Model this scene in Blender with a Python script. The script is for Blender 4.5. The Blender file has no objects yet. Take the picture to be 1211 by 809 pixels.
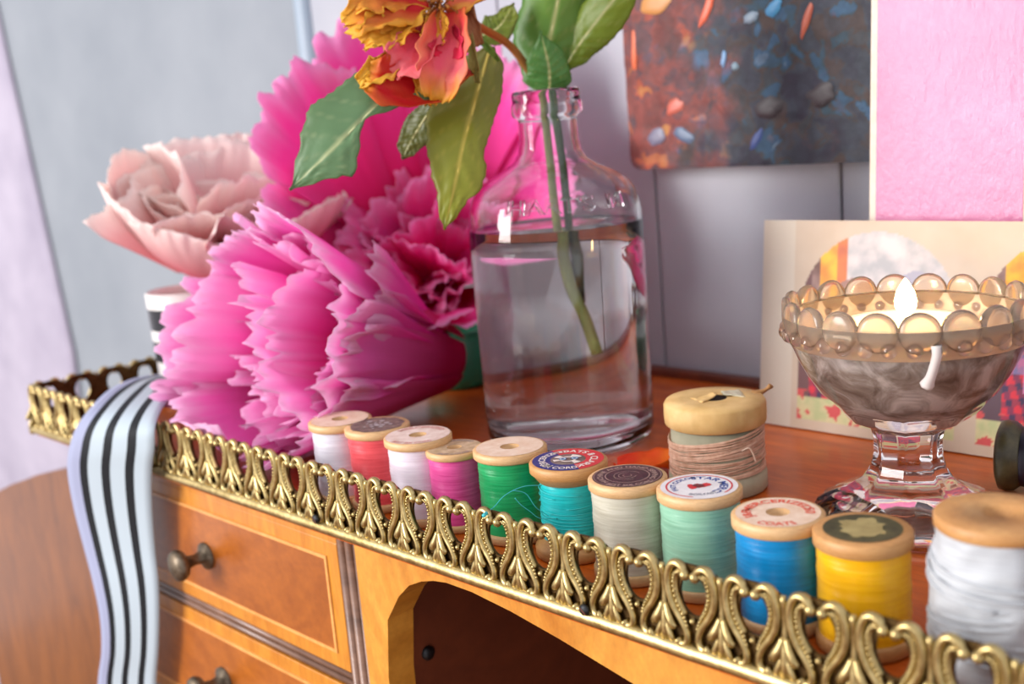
import bpy, bmesh, math, random
from math import sin, cos, pi, radians, sqrt
from mathutils import Vector, Matrix, noise

C = bpy.context.scene.collection
SC = bpy.context.scene

# ------------------------------------------------------------------ camera
cam_d = bpy.data.cameras.new('camera')
cam = bpy.data.objects.new('camera', cam_d)
C.objects.link(cam)
cam_d.sensor_width = 36.0
cam_d.lens = 1338.0 / 1211.0 * 36.0
cam_d.clip_start = 0.01
R_, U_, F_ = Vector((0.6993, 0.71, -0.0829)), Vector((-0.0811, 0.1941, 0.9776)), Vector((-0.7102, 0.6769, -0.1933))
cam.matrix_world = Matrix(((R_.x, U_.x, -F_.x, 0), (R_.y, U_.y, -F_.y, 0), (R_.z, U_.z, -F_.z, 0.14166), (0, 0, 0, 1)))
cam_d.dof.use_dof = True
cam_d.dof.focus_distance = 0.365
cam_d.dof.aperture_fstop = 10.5
SC.camera = cam

# ------------------------------------------------------------------ world, window light, exposure
W = bpy.data.worlds.new('world')
SC.world = W
W.use_nodes = True
bg = W.node_tree.nodes['Background']
bg.inputs[0].default_value = (0.95, 0.92, 0.98, 1)
bg.inputs[1].default_value = 0.80

def area_light(name, loc, target, size, energy, color):
    d = bpy.data.lights.new(name, 'AREA')
    d.shape = 'RECTANGLE'
    d.size, d.size_y = size
    d.energy = energy
    d.color = color
    o = bpy.data.objects.new(name, d)
    C.objects.link(o)
    o.location = loc
    o.rotation_euler = (Vector(target) - Vector(loc)).to_track_quat('-Z', 'Y').to_euler()
    return o

area_light('window_daylight', (-1.35, -1.65, 0.52), (-0.35, 0.3, 0.05), (0.8, 1.2), 50.0, (1.0, 0.96, 0.95))

SC.view_settings.view_transform = 'Standard'
SC.view_settings.look = 'None'
SC.view_settings.gamma = 1.0
SC.view_settings.use_curve_mapping = False
SC.view_settings.exposure = 0.38
SC.cycles.max_bounces = 16
SC.cycles.transmission_bounces = 16
SC.cycles.transparent_max_bounces = 12
SC.cycles.sample_clamp_indirect = 6.0
SC.cycles.use_denoising = True
SC.cycles.blur_glossy = 0.3

# ------------------------------------------------------------------ materials
def lin(c):
    return tuple(((v / 255) / 12.92 if v / 255 <= 0.04045 else ((v / 255 + 0.055) / 1.055) ** 2.4) for v in c[:3]) + (1.0,)

class NT:
    def __init__(s, name):
        s.m = bpy.data.materials.new(name)
        s.m.use_nodes = True
        s.t = s.m.node_tree
        s.b = s.t.nodes['Principled BSDF']
        s.out = s.t.nodes['Material Output']
    def n(s, typ, **kw):
        nd = s.t.nodes.new(typ)
        for k, v in kw.items():
            if k.startswith('i_'):
                nd.inputs[int(k[2:])].default_value = v
            else:
                setattr(nd, k, v)
        return nd
    def l(s, a, b):
        s.t.links.new(a, b)
    def set(s, **kw):
        for k, v in kw.items():
            s.b.inputs[k.replace('_', ' ')].default_value = v
        return s
    def coord(s, kind='Object', scale=(1, 1, 1), rot=(0, 0, 0)):
        tc = s.n('ShaderNodeTexCoord')
        mp = s.n('ShaderNodeMapping')
        mp.inputs['Scale'].default_value = scale
        mp.inputs['Rotation'].default_value = rot
        s.l(tc.outputs[kind], mp.inputs[0])
        return mp.outputs[0]
    def noise(s, vec, scale, detail=4, rough=0.55, dist=0.0):
        nd = s.n('ShaderNodeTexNoise')
        nd.inputs['Scale'].default_value = scale
        nd.inputs['Detail'].default_value = detail
        nd.inputs['Roughness'].default_value = rough
        nd.inputs['Distortion'].default_value = dist
        if vec is not None:
            s.l(vec, nd.inputs['Vector'])
        return nd
    def ramp(s, fac, stops):
        r = s.n('ShaderNodeValToRGB')
        e = r.color_ramp.elements
        while len(e) < len(stops):
            e.new(0.5)
        for el, (p, c) in zip(e, stops):
            el.position = p
            el.color = c
        s.l(fac, r.inputs[0])
        return r.outputs[0]
    def mix(s, fac, a, b, mode='MIX'):
        nd = s.n('ShaderNodeMix', data_type='RGBA', blend_type=mode)
        if isinstance(fac, (int, float)):
            nd.inputs[0].default_value = fac
        else:
            s.l(fac, nd.inputs[0])
        for i, v in ((6, a), (7, b)):
            if isinstance(v, tuple):
                nd.inputs[i].default_value = v
            else:
                s.l(v, nd.inputs[i])
        return nd.outputs[2]
    def bump(s, h, strength=0.3, dist=0.001):
        b = s.n('ShaderNodeBump')
        b.inputs['Strength'].default_value = strength
        b.inputs['Distance'].default_value = dist
        s.l(h, b.inputs['Height'])
        s.l(b.outputs[0], s.b.inputs['Normal'])
        return b
    def color(s, sock):
        s.l(sock, s.b.inputs['Base Color'])

def plain(name, col, rough=0.5, **kw):
    t = NT(name)
    t.set(Base_Color=lin(col), Roughness=rough, **kw)
    return t.m

def speckled(name, a, b, scale=40, rough=0.5, bump=0.1, dist=0.0005, stretch=(1, 1, 1), **kw):
    t = NT(name)
    v = t.coord('Object', stretch)
    n = t.noise(v, scale, 5)
    t.color(t.ramp(n.outputs[0], [(0.3, lin(a)), (0.7, lin(b))]))
    t.set(Roughness=rough, **kw)
    if bump:
        t.bump(n.outputs[0], bump, dist)
    return t.m

def wood(name, dark, light, stretch, rough=0.3, fine=(140, 5), coat=0.25):
    t = NT(name)
    v = t.coord('Object', stretch)
    n1 = t.noise(v, 14, 5, 0.6, 1.2)
    n2 = t.noise(v, fine[0], fine[1], 0.7)
    base = t.ramp(n1.outputs[0], [(0.28, lin(dark)), (0.72, lin(light))])
    g = t.ramp(n2.outputs[0], [(0.3, (0.62, 0.55, 0.5, 1)), (0.62, (1, 1, 1, 1))])
    t.color(t.mix(0.55, base, g, 'MULTIPLY'))
    t.set(Roughness=rough, Coat_Weight=coat, Coat_Roughness=0.18)
    t.bump(n2.outputs[0], 0.12, 0.0004)
    return t.m

M = {}
M['top_wood'] = wood('polished_top_wood', (168, 66, 14), (222, 112, 32), (1, 6, 6), 0.33, coat=0.08)
M['apron_wood'] = wood('golden_apron_wood', (190, 118, 30), (226, 162, 66), (2.4, 1, 1.2), 0.34)
M['band_wood'] = wood('crossband_wood', (186, 110, 22), (220, 150, 50), (6, 1, 1), 0.34)
M['field_wood'] = wood('drawer_field_wood', (142, 72, 12), (182, 104, 30), (1.5, 1, 2.2), 0.34)
M['inlay'] = wood('pale_inlay_wood', (222, 150, 74), (240, 178, 102), (2, 2, 2), 0.35)
M['bead_wood'] = wood('grey_brown_bead_wood', (104, 72, 54), (150, 112, 88), (1, 1, 4), 0.45)
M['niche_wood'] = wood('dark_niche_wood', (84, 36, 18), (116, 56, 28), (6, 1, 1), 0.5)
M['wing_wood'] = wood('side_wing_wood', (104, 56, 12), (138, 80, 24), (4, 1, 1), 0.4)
M['spool_wood'] = wood('spool_birch_wood', (206, 158, 102), (232, 194, 142), (2, 2, 14), 0.5, (260, 4), 0.0)
M['spool_wood_dark'] = wood('spool_tan_wood', (186, 130, 72), (214, 164, 104), (2, 2, 14), 0.5, (260, 4), 0.0)
M['spool_top'] = speckled('spool_pale_top', (224, 190, 160), (240, 216, 194), 300, 0.6, 0.08)
M['floor_wood'] = wood('floor_wood', (110, 72, 44), (150, 104, 68), (1, 8, 1), 0.4)

def brass(name, a, b, c, rough, metal=1.0):
    t = NT(name)
    v = t.coord('Object')
    n = t.noise(v, 420, 6, 0.65)
    n2 = t.noise(v, 90, 4)
    col = t.ramp(n.outputs[0], [(0.25, lin(a)), (0.5, lin(b)), (0.75, lin(c))])
    t.color(t.mix(0.35, col, t.ramp(n2.outputs[0], [(0.35, lin(a)), (0.65, lin(c))])))
    t.set(Metallic=metal)
    r = t.n('ShaderNodeMapRange')
    r.inputs[3].default_value = rough
    r.inputs[4].default_value = rough + 0.2
    t.l(n.outputs[0], r.inputs[0])
    t.l(r.outputs[0], t.b.inputs['Roughness'])
    t.bump(n.outputs[0], 0.25, 0.0003)
    return t.m
M['brass'] = brass('antique_brass', (128, 108, 66), (184, 162, 106), (220, 202, 146), 0.24)
M['brass_plate'] = brass('tarnished_brass', (58, 42, 26), (86, 66, 40), (112, 90, 54), 0.45)
M['brass_rail'] = brass('worn_brass_rail', (130, 108, 64), (186, 164, 108), (214, 196, 144), 0.28)
M['screw'] = brass('blackened_screw', (34, 36, 38), (58, 60, 62), (84, 84, 84), 0.4)
M['knob_metal'] = brass('bronze_knob', (74, 64, 52), (110, 98, 82), (150, 138, 120), 0.4)

def glass(name, col, rough=0.0, ior=1.47):
    t = NT(name)
    t.set(Base_Color=col, Roughness=rough, IOR=ior, Transmission_Weight=1.0)
    return t.m
M['glass'] = glass('clear_bottle_glass', (0.975, 0.985, 0.985, 1))
M['bowl_glass'] = glass('mauve_pressed_glass', (0.965, 0.93, 0.92, 1), 0.03, 1.48)
M['bead_glass'] = glass('frosted_bead_glass', (0.95, 0.80, 0.62, 1), 0.14, 1.4)
M['bead_glass'].node_tree.nodes['Principled BSDF'].inputs['Transmission Weight'].default_value = 0.9
M['water'] = glass('water', (1.0, 1.0, 1.0, 1), 0.0, 1.333)

def col_mat(name, rough=0.6, translucent=0.0, bump_scale=None, bump_s=0.3, stretch=(1, 1, 1), spec=0.3, coat=0.0, uvbump=None):
    """colour comes from the mesh's own colour attribute (pigment of the petal, leaf or print)"""
    t = NT(name)
    a = t.n('ShaderNodeAttribute', attribute_name='Col')
    t.color(a.outputs[0])
    t.set(Roughness=rough, Specular_IOR_Level=spec, Coat_Weight=coat)
    if bump_scale:
        v = t.coord('UV' if uvbump else 'Object', uvbump or stretch)
        n = t.noise(v, bump_scale, 4)
        t.bump(n.outputs[0], bump_s, 0.0008)
    if translucent:
        tr = t.n('ShaderNodeBsdfTranslucent')
        t.l(a.outputs[0], tr.inputs[0])
        mx = t.n('ShaderNodeMixShader')
        mx.inputs[0].default_value = translucent
        t.l(t.b.outputs[0], mx.inputs[1])
        t.l(tr.outputs[0], mx.inputs[2])
        t.l(mx.outputs[0], t.out.inputs[0])
    return t.m
M['crepe'] = col_mat('crepe_petal', 0.85, 0.45, 6, 0.4, spec=0.04, uvbump=(10, 0.7, 1))
M['soft_petal'] = col_mat('soft_petal', 0.8, 0.35, spec=0.08)
M['dry_petal'] = col_mat('dried_petal', 0.55, 0.25, 500, 0.4, spec=0.35)
M['leaf'] = col_mat('leaf', 0.42, 0.25, 300, 0.15, spec=0.45)
M['print'] = col_mat('printed_card', 0.5, 0.0, spec=0.4)

def thread_mat(name, a, b, rough=0.42):
    t = NT(name)
    v = t.coord('Object', (0.03, 0.03, 1))
    n = t.noise(v, 2600, 3, 0.6)
    n2 = t.noise(t.coord('Object', (0.1, 0.1, 1)), 500, 3)
    c = t.ramp(n.outputs[0], [(0.3, lin(a)), (0.65, lin(b))])
    t.color(t.mix(0.3, c, t.ramp(n2.outputs[0], [(0.35, lin(a)), (0.65, lin(b))])))
    t.set(Roughness=rough, Sheen_Weight=0.1, Sheen_Roughness=0.4, Specular_IOR_Level=0.6)
    t.bump(n.outputs[0], 0.35, 0.00025)
    return t.m

# ------------------------------------------------------------------ mesh helpers
class MB:
    def __init__(s):
        s.v, s.f, s.mi, s.c, s.uv, s.sm = [], [], [], [], [], []
    def add(s, verts, faces, mat=0, cols=None, uvs=None, smooth=True):
        b = len(s.v)
        s.v += [tuple(p) for p in verts]
        s.f += [tuple(i + b for i in f) for f in faces]
        s.mi += [mat] * len(faces)
        s.sm += [smooth] * len(faces)
        s.c += cols if cols else [(1, 1, 1, 1)] * len(verts)
        s.uv += uvs if uvs else [(0, 0)] * len(verts)
        return s
    def mesh(s, name, mats):
        me = bpy.data.meshes.new(name)
        me.from_pydata(s.v, [], s.f)
        for m in mats:
            me.materials.append(m)
        me.polygons.foreach_set('material_index', s.mi)
        me.polygons.foreach_set('use_smooth', s.sm)
        if any(c != (1, 1, 1, 1) for c in s.c):
            at = me.color_attributes.new('Col', 'FLOAT_COLOR', 'POINT')
            at.data.foreach_set('color', [x for c in s.c for x in c])
        if any(u != (0, 0) for u in s.uv):
            uv = me.uv_layers.new(name='UVMap')
            li = [0] * len(me.loops)
            me.loops.foreach_get('vertex_index', li)
            uv.data.foreach_set('uv', [x for i in li for x in s.uv[i]])
        me.update()
        return me
    def build(s, name, mats, parent=None, loc=None, rot=None):
        if not isinstance(mats, (list, tuple)):
            mats = [mats]
        return link(name, s.mesh(name, mats), parent, loc, rot)

def link(name, data, parent=None, loc=None, rot=None):
    o = bpy.data.objects.new(name, data)
    C.objects.link(o)
    if parent:
        o.parent = parent
    if loc is not None:
        o.location = loc
    if rot is not None:
        o.rotation_euler = rot
    return o

def tag(o, label=None, cat=None, group=None, kind=None):
    if label: o['label'] = label
    if cat: o['category'] = cat
    if group: o['group'] = group
    if kind: o['kind'] = kind
    return o

def thing(name, label, cat, loc=(0, 0, 0), rotz=0.0, group=None):
    o = link(name, None, None, loc, (0, 0, rotz))
    o.empty_display_size = 0.01
    return tag(o, label, cat, group)

def box(mb, a, b, mat=0, bev=0.0):
    x0, y0, z0 = a; x1, y1, z1 = b
    if bev <= 0:
        v = [(x, y, z) for z in (z0, z1) for y in (y0, y1) for x in (x0, x1)]
        mb.add(v, [(0, 2, 3, 1), (4, 5, 7, 6), (0, 1, 5, 4), (2, 6, 7, 3), (0, 4, 6, 2), (1, 3, 7, 5)], mat, smooth=False)
        return mb
    bm = bmesh.new()
    bmesh.ops.create_cube(bm, size=1.0)
    for v in bm.verts:
        v.co = ((x0 + x1) / 2 + v.co.x * (x1 - x0), (y0 + y1) / 2 + v.co.y * (y1 - y0), (z0 + z1) / 2 + v.co.z * (z1 - z0))
    bmesh.ops.bevel(bm, geom=bm.edges[:], offset=bev, segments=2, affect='EDGES', profile=0.6)
    bm.verts.index_update()
    mb.add([v.co[:] for v in bm.verts], [tuple(v.index for v in f.verts) for f in bm.faces], mat, smooth=False)
    bm.free()
    return mb

def lathe(mb, prof, n=48, mat=0, cap0=False, cap1=False, rf=None, closed=False, ctr=(0, 0), smooth=True, cols=None):
    """prof: list of (r, z); rf(theta, r, z) -> r"""
    vs, fs = [], []
    m = len(prof)
    for r, z in prof:
        for k in range(n):
            th = 2 * pi * k / n
            q = rf(th, r, z) if rf else r
            vs.append((ctr[0] + q * cos(th), ctr[1] + q * sin(th), z))
    for i in range(m if closed else m - 1):
        j = (i + 1) % m
        for k in range(n):
            l = (k + 1) % n
            fs.append((i * n + k, i * n + l, j * n + l, j * n + k))
    if cap0: fs.append(tuple(range(n))[::-1])
    if cap1: fs.append(tuple(range((m - 1) * n, m * n)))
    cc = None
    if cols:
        cc = [cols(v) for v in vs]
    mb.add(vs, fs, mat, cols=cc, smooth=smooth)
    return mb

def catmull(pts, n):
    P = [Vector(p) for p in pts]
    P = [P[0] * 2 - P[1]] + P + [P[-1] * 2 - P[-2]]
    out = []
    seg = len(P) - 3
    for i in range(n + 1):
        t = i / n * seg
        k = min(int(t), seg - 1)
        f = t - k
        a, b, c, d = P[k:k + 4]
        out.append(0.5 * ((2 * b) + (c - a) * f + (2 * a - 5 * b + 4 * c - d) * f * f + (3 * b - a - 3 * c + d) * f ** 3))
    return out

def tube(mb, pts, rad, n=8, mat=0, flat=(1, 1), up=None, caps=True, cols=None):
    """rad: number or function t->r; flat: scale along (side, up)"""
    P = [Vector(p) for p in pts]
    vs, fs, cc = [], [], []
    ref = Vector(up) if up else Vector((0.31, 0.22, 0.92))
    m = len(P)
    for i, p in enumerate(P):
        t = (P[min(i + 1, m - 1)] - P[max(i - 1, 0)]).normalized()
        s = t.cross(ref)
        if s.length < 1e-5: s = t.cross(Vector((1, 0, 0)))
        s.normalize()
        u = s.cross(t).normalized()
        r = rad(i / (m - 1)) if callable(rad) else rad
        for k in range(n):
            a = 2 * pi * k / n
            vs.append(p + s * (cos(a) * r * flat[0]) + u * (sin(a) * r * flat[1]))
            if cols: cc.append(cols(i / (m - 1)))
    for i in range(m - 1):
        for k in range(n):
            l = (k + 1) % n
            fs.append((i * n + k, (i + 1) * n + k, (i + 1) * n + l, i * n + l))
    if caps:
        fs.append(tuple(range(n)))
        fs.append(tuple(range((m - 1) * n, m * n))[::-1])
    mb.add(vs, fs, mat, cols=cc or None)
    return mb

def ball(mb, c, r, mat=0, nu=8, nv=6, sc=(1, 1, 1)):
    vs = [(c[0], c[1], c[2] - r * sc[2])]
    for j in range(1, nv):
        ph = -pi / 2 + pi * j / nv
        for k in range(nu):
            a = 2 * pi * k / nu
            vs.append((c[0] + r * sc[0] * cos(ph) * cos(a), c[1] + r * sc[1] * cos(ph) * sin(a), c[2] + r * sc[2] * sin(ph)))
    vs.append((c[0], c[1], c[2] + r * sc[2]))
    fs = []
    for k in range(nu):
        l = (k + 1) % nu
        fs.append((0, 1 + l, 1 + k))
        for j in range(nv - 2):
            a = 1 + j * nu
            fs.append((a + k, a + l, a + nu + l, a + nu + k))
        e = 1 + (nv - 2) * nu
        fs.append((e + k, e + l, len(vs) - 1))
    mb.add(vs, fs, mat)
    return mb

def grid(mb, fn, nu, nv, mat=0, smooth=True, thick=0.0):
    """fn(u, v) -> (pos, colour or None); optional thickness makes a closed sheet"""
    vs, cc, uv = [], [], []
    for j in range(nv + 1):
        for i in range(nu + 1):
            p, c = fn(i / nu, j / nv)
            vs.append(Vector(p)); cc.append(c or (1, 1, 1, 1)); uv.append((i / nu + 1e-4, j / nv + 1e-4))
    fs = []
    w = nu + 1
    for j in range(nv):
        for i in range(nu):
            a = j * w + i
            fs.append((a, a + 1, a + w + 1, a + w))
    if thick:
        nrm = [Vector() for _ in vs]
        for f in fs:
            nn = (vs[f[2]] - vs[f[0]]).cross(vs[f[3]] - vs[f[1]])
            for i in f: nrm[i] += nn
        N = len(vs)
        back = [v - (n.normalized() if n.length > 1e-12 else n) * thick for v, n in zip(vs, nrm)]
        fs2 = [tuple(i + N for i in f[::-1]) for f in fs]
        rim = [i for i in range(w)] + [j * w + nu for j in range(1, nv + 1)] + [nv * w + i for i in range(nu - 1, -1, -1)] + [j * w for j in range(nv - 1, 0, -1)]
        for k in range(len(rim)):
            a, b = rim[k], rim[(k + 1) % len(rim)]
            fs2.append((b, a, a + N, b + N))
        vs = vs + back; cc = cc * 2; uv = uv * 2; fs = fs + fs2
    mb.add(vs, fs, mat, cols=cc, uvs=uv, smooth=smooth)
    return mb

def extrude_poly(mb, poly, y0, y1, mat=0):
    """poly: (x, z) outline, extruded from y0 to y1, tessellated"""
    bm = bmesh.new()
    vs = [bm.verts.new((x, y0, z)) for x, z in poly]
    f = bm.faces.new(vs)
    r = bmesh.ops.extrude_face_region(bm, geom=[f])
    for e in r['geom']:
        if isinstance(e, bmesh.types.BMVert): e.co.y = y1
    bmesh.ops.recalc_face_normals(bm, faces=bm.faces[:])
    bmesh.ops.triangulate(bm, faces=[f for f in bm.faces if len(f.verts) > 4])
    bm.verts.index_update()
    mb.add([v.co[:] for v in bm.verts], [tuple(v.index for v in f.verts) for f in bm.faces], mat, smooth=False)
    bm.free()
    return mb

_text_cache = {}
def text_mesh(txt, size, extrude=0.0):
    key = (txt, size, extrude)
    if key not in _text_cache:
        cu = bpy.data.curves.new('lettering', 'FONT')
        cu.body = txt; cu.size = size; cu.align_x = 'CENTER'; cu.extrude = extrude
        cu.resolution_u = 3
        cu.offset = size * 0.022
        ob = bpy.data.objects.new('lettering', cu)
        C.objects.link(ob)
        dg = bpy.context.evaluated_depsgraph_get()
        me = ob.evaluated_get(dg).to_mesh()
        V = [v.co[:] for v in me.vertices]; Fc = [tuple(p.vertices) for p in me.polygons]
        ob.evaluated_get(dg).to_mesh_clear()
        bpy.data.objects.remove(ob); bpy.data.curves.remove(cu)
        _text_cache[key] = (V, Fc)
    return _text_cache[key]

def ring_text(mb, txt, R, size, a0, z, mat=0, inward=False, stretch=1.0):
    """lettering bent round a ring; a0 clockwise from +Y"""
    V, Fc = text_mesh(txt, size)
    out = []
    for x, y, _ in V:
        if inward:
            a = a0 - x * stretch / R; r = R - y
        else:
            a = a0 + x * stretch / R; r = R + y
        out.append((r * sin(a), r * cos(a), z))
    mb.add(out, Fc, mat, smooth=False)

def disc_ring(mb, r0, r1, z, mat=0, a0=0, a1=360, n=40, wob=0.0):
    vs, fs = [], []
    for k in range(n + 1):
        a = radians(a0 + (a1 - a0) * k / n)
        q = r1 * (1 + wob * noise.noise((cos(a) * 3, sin(a) * 3, r1 * 900)))
        vs += [(r0 * sin(a), r0 * cos(a), z), (q * sin(a), q * cos(a), z)]
    for k in range(n):
        fs.append((2 * k, 2 * k + 2, 2 * k + 3, 2 * k + 1))
    mb.add(vs, fs, mat, smooth=False)

def mixc(a, b, t):
    t = max(0.0, min(1.0, t))
    return tuple(a[i] * (1 - t) + b[i] * t for i in range(3)) + (1.0,)

# ================================================================== THE SETTING
def plank_mat(name, col, col2):
    return speckled(name, col, col2, 9, 0.45, 0.05, 0.001)
M['wall'] = plank_mat('painted_wall_boards', (154, 158, 168), (172, 175, 183))
M['wall_smooth'] = plank_mat('grey_blue_wall_paint', (126, 134, 142), (142, 149, 156))
M['trim_blue'] = plank_mat('pale_blue_trim_paint', (134, 152, 168), (150, 166, 180))

wall = MB()
box(wall, (-0.668, 0.478, -0.75), (0.9, 0.53, 1.1))
wall_o = tag(wall.build('wall_back', M['wall']), kind='structure')
x = -0.6967
k = 0
while x < 0.88:
    a, b = max(x, -0.668) + 0.0006, min(x + 0.1073, 0.9) - 0.0006
    pb = MB()
    box(pb, (a, 0.470, -0.749), (b, 0.479, 1.099), bev=0.0010)
    pb.build('plank', M['wall'], wall_o)
    x += 0.1073
wl = MB()
box(wl, (-2.2, 0.474, -0.75), (-0.676, 0.53, 1.1))
tag(wl.build('wall_left', M['wall_smooth']), kind='structure')
tr = MB()
lathe(tr, [(0.009, -0.75), (0.009, 1.1)], 24, ctr=(-0.672, 0.473), cap0=True, cap1=True)
tag(tr.build('trim_1', M['trim_blue']), kind='structure')
fl = MB()
box(fl, (-2.2, -2.4, -0.77), (0.9, 0.53, -0.75))
tag(fl.build('floor', M['floor_wood']), kind='structure')

# curtain at the left: a hanging cloth with soft folds and thickness
t = NT('lilac_curtain_cloth')
n = t.noise(t.coord('Object'), 16, 3)
t.color(t.ramp(n.outputs[0], [(0.3, lin((154, 148, 166))), (0.7, lin((174, 168, 184)))]))
t.set(Roughness=0.9, Sheen_Weight=0.2)
w = t.n('ShaderNodeTexWave'); w.inputs['Scale'].default_value = 400
t.bump(w.outputs['Fac'], 0.1, 0.0004)
cur = MB()
def cur_fn(u, v):
    z = 1.05 - 1.75 * v
    edge = -1.2012 + (0.2517 - z) * 0.1485 if z > -0.078 else -1.1522 - (-0.078 - z) * 0.20
    xx = -1.75 + (edge + 1.75) * u
    return (xx, 0.464 + 0.0088 * u ** 8 + 0.005 * sin(u * 30) * (1 - u) + 0.002 * (1 - u) * sin(u * 61 + 3 * v), z), None
grid(cur, cur_fn, 60, 30, thick=0.002)
tag(cur.build('curtain', t.m), 'pale lilac curtain hanging at the left beyond the desk', 'curtain')

# ================================================================== THE DESK
desk = thing('writing_desk', 'inlaid orange-brown wooden desk with brass gallery, drawers and arched niche', 'desk', (0, 0, 0))
XR = 0.12      # right end of the modelled stretch
b_ = MB(); box(b_, (-0.606, 0.2205, -0.0036), (XR, 0.469, 0.0), bev=0.0006)
b_.build('desk_top', M['top_wood'], desk)
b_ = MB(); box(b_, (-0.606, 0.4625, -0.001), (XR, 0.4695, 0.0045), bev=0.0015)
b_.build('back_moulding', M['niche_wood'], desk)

# front panel with the arched opening
arch = [(-0.3175, -0.30), (-0.3172, -0.0554), (-0.3138, -0.032), (-0.3056, -0.0208), (-0.2990, -0.0150), (-0.2921, -0.0118), (-0.2852, -0.0098),
        (-0.2783, -0.0088), (-0.2657, -0.0089), (-0.2474, -0.0109), (-0.2268, -0.0143), (-0.2025, -0.0191), (-0.16, -0.0275), (-0.12, -0.036), (-0.08, -0.046), (-0.045, -0.060), (-0.03, -0.08), (-0.028, -0.30)]
poly = [(-0.3295, -0.0036), (-0.3295, -0.30)] + arch + [(XR, -0.30), (XR, -0.0036)]
b_ = MB(); extrude_poly(b_, poly, 0.2255, 0.2375)
b_.build('arched_front_panel', M['apron_wood'], desk)
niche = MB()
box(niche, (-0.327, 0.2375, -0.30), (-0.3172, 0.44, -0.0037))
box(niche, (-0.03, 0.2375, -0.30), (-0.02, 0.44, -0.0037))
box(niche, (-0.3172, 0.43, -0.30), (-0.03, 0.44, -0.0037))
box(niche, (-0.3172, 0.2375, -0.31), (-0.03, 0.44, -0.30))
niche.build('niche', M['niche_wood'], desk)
pg = MB(); lathe(pg, [(0.0028, 0), (0.0028, 0.0012), (0.0018, 0.002)], 14, cap1=True)
pg.build('peg_hole_disc', M['screw'], desk, (-0.3172, 0.2445, -0.0535), (0, pi / 2, 0))  # raised dark disc, coloured to stand in for the shade inside a small hole
# carcass below the picture
b_ = MB(); box(b_, (-0.552, 0.2375, -0.75), (-0.327, 0.46, -0.0037)); box(b_, (-0.327, 0.2375, -0.75), (XR, 0.46, -0.311)); box(b_, (-0.02, 0.2375, -0.311), (XR, 0.46, -0.0037))
b_.build('carcass', M['field_wood'], desk)
b_ = MB(); box(b_, (-0.552, 0.226, -0.75), (XR, 0.2375, -0.301))
b_.build('lower_front', M['apron_wood'], desk)
# reeded stile between drawers and arch
st = MB()
box(st, (-0.3418, 0.2275, -0.30), (-0.3296, 0.2375, -0.0037))
for xx, rr in ((-0.3392, 0.0022), (-0.3344, 0.0022), (-0.3312, 0.0010)):
    tube(st, [(xx, 0.2272, -0.30), (xx, 0.2272, -0.0037)], rr, 10)
st.build('reeded_stile', M['bead_wood'], desk)
b_ = MB(); box(b_, (-0.552, 0.2262, -0.0092), (-0.3419, 0.2375, -0.0037)); box(b_, (-0.552, 0.2262, -0.30), (-0.5475, 0.2375, -0.0092))
b_.build('drawer_frame', M['band_wood'], desk)
def drawer(z0, z1):
    d = MB(); box(d, (-0.547, 0.2262, z0), (-0.3422, 0.2375, z1), bev=0.0006)
    do = d.build('drawer', M['band_wood'], desk)
    x0, x1, a, b = -0.5386, -0.3508, z0 + 0.0078, z1 - 0.0078
    f = MB(); box(f, (x0, 0.2258, a), (x1, 0.2264, b))
    f.build('veneer_field', M['field_wood'], do)
    s = 0.0014
    for p, q in (((x0 - s, a - s), (x1 + s, a)), ((x0 - s, b), (x1 + s, b + s)), ((x0 - s, a), (x0, b)), ((x1, a), (x1 + s, b))):
        g = MB(); box(g, (p[0], 0.2256, p[1]), (q[0], 0.2264, q[1]))
        g.build('inlay_strip', M['inlay'], do)
    kb = MB()
    zc = (z0 + z1) / 2 - 0.0015
    lathe(kb, [(0.0062, 0), (0.0062, 0.0012), (0.003, 0.0022), (0.0024, 0.006), (0.003, 0.0095), (0.0062, 0.0115), (0.0072, 0.0135), (0.0066, 0.0155), (0.004, 0.0168), (0.0005, 0.0172)], 24, cap1=True)
    kb.build('knob', M['knob_metal'], do, (-0.4446, 0.2258, zc), (pi / 2, 0, 0))
for z0, z1 in ((-0.0622, -0.0092), (-0.1222, -0.0692), (-0.1822, -0.1292), (-0.2422, -0.1892), (-0.299, -0.2492)):
    drawer(z0, z1)
for zc in (-0.0657, -0.1257, -0.1857, -0.2457):
    r = MB()
    box(r, (-0.5475, 0.2285, zc - 0.0034), (-0.3419, 0.2375, zc + 0.0034))
    tube(r, [(-0.5475, 0.2278, zc + 0.0016), (-0.3419, 0.2278, zc + 0.0016)], 0.0016, 8)
    tube(r, [(-0.5475, 0.2278, zc - 0.0016), (-0.3419, 0.2278, zc - 0.0016)], 0.0016, 8)
    r.build('drawer_rail', M['bead_wood'], desk)
# curved wing at the left
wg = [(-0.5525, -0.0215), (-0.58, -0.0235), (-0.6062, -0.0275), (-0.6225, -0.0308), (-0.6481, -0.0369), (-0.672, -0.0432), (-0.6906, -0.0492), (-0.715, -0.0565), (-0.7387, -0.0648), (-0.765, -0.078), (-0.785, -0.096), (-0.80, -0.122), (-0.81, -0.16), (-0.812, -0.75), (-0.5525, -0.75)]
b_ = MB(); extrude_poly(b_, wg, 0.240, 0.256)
b_.build('side_wing', M['wing_wood'], desk)

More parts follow.
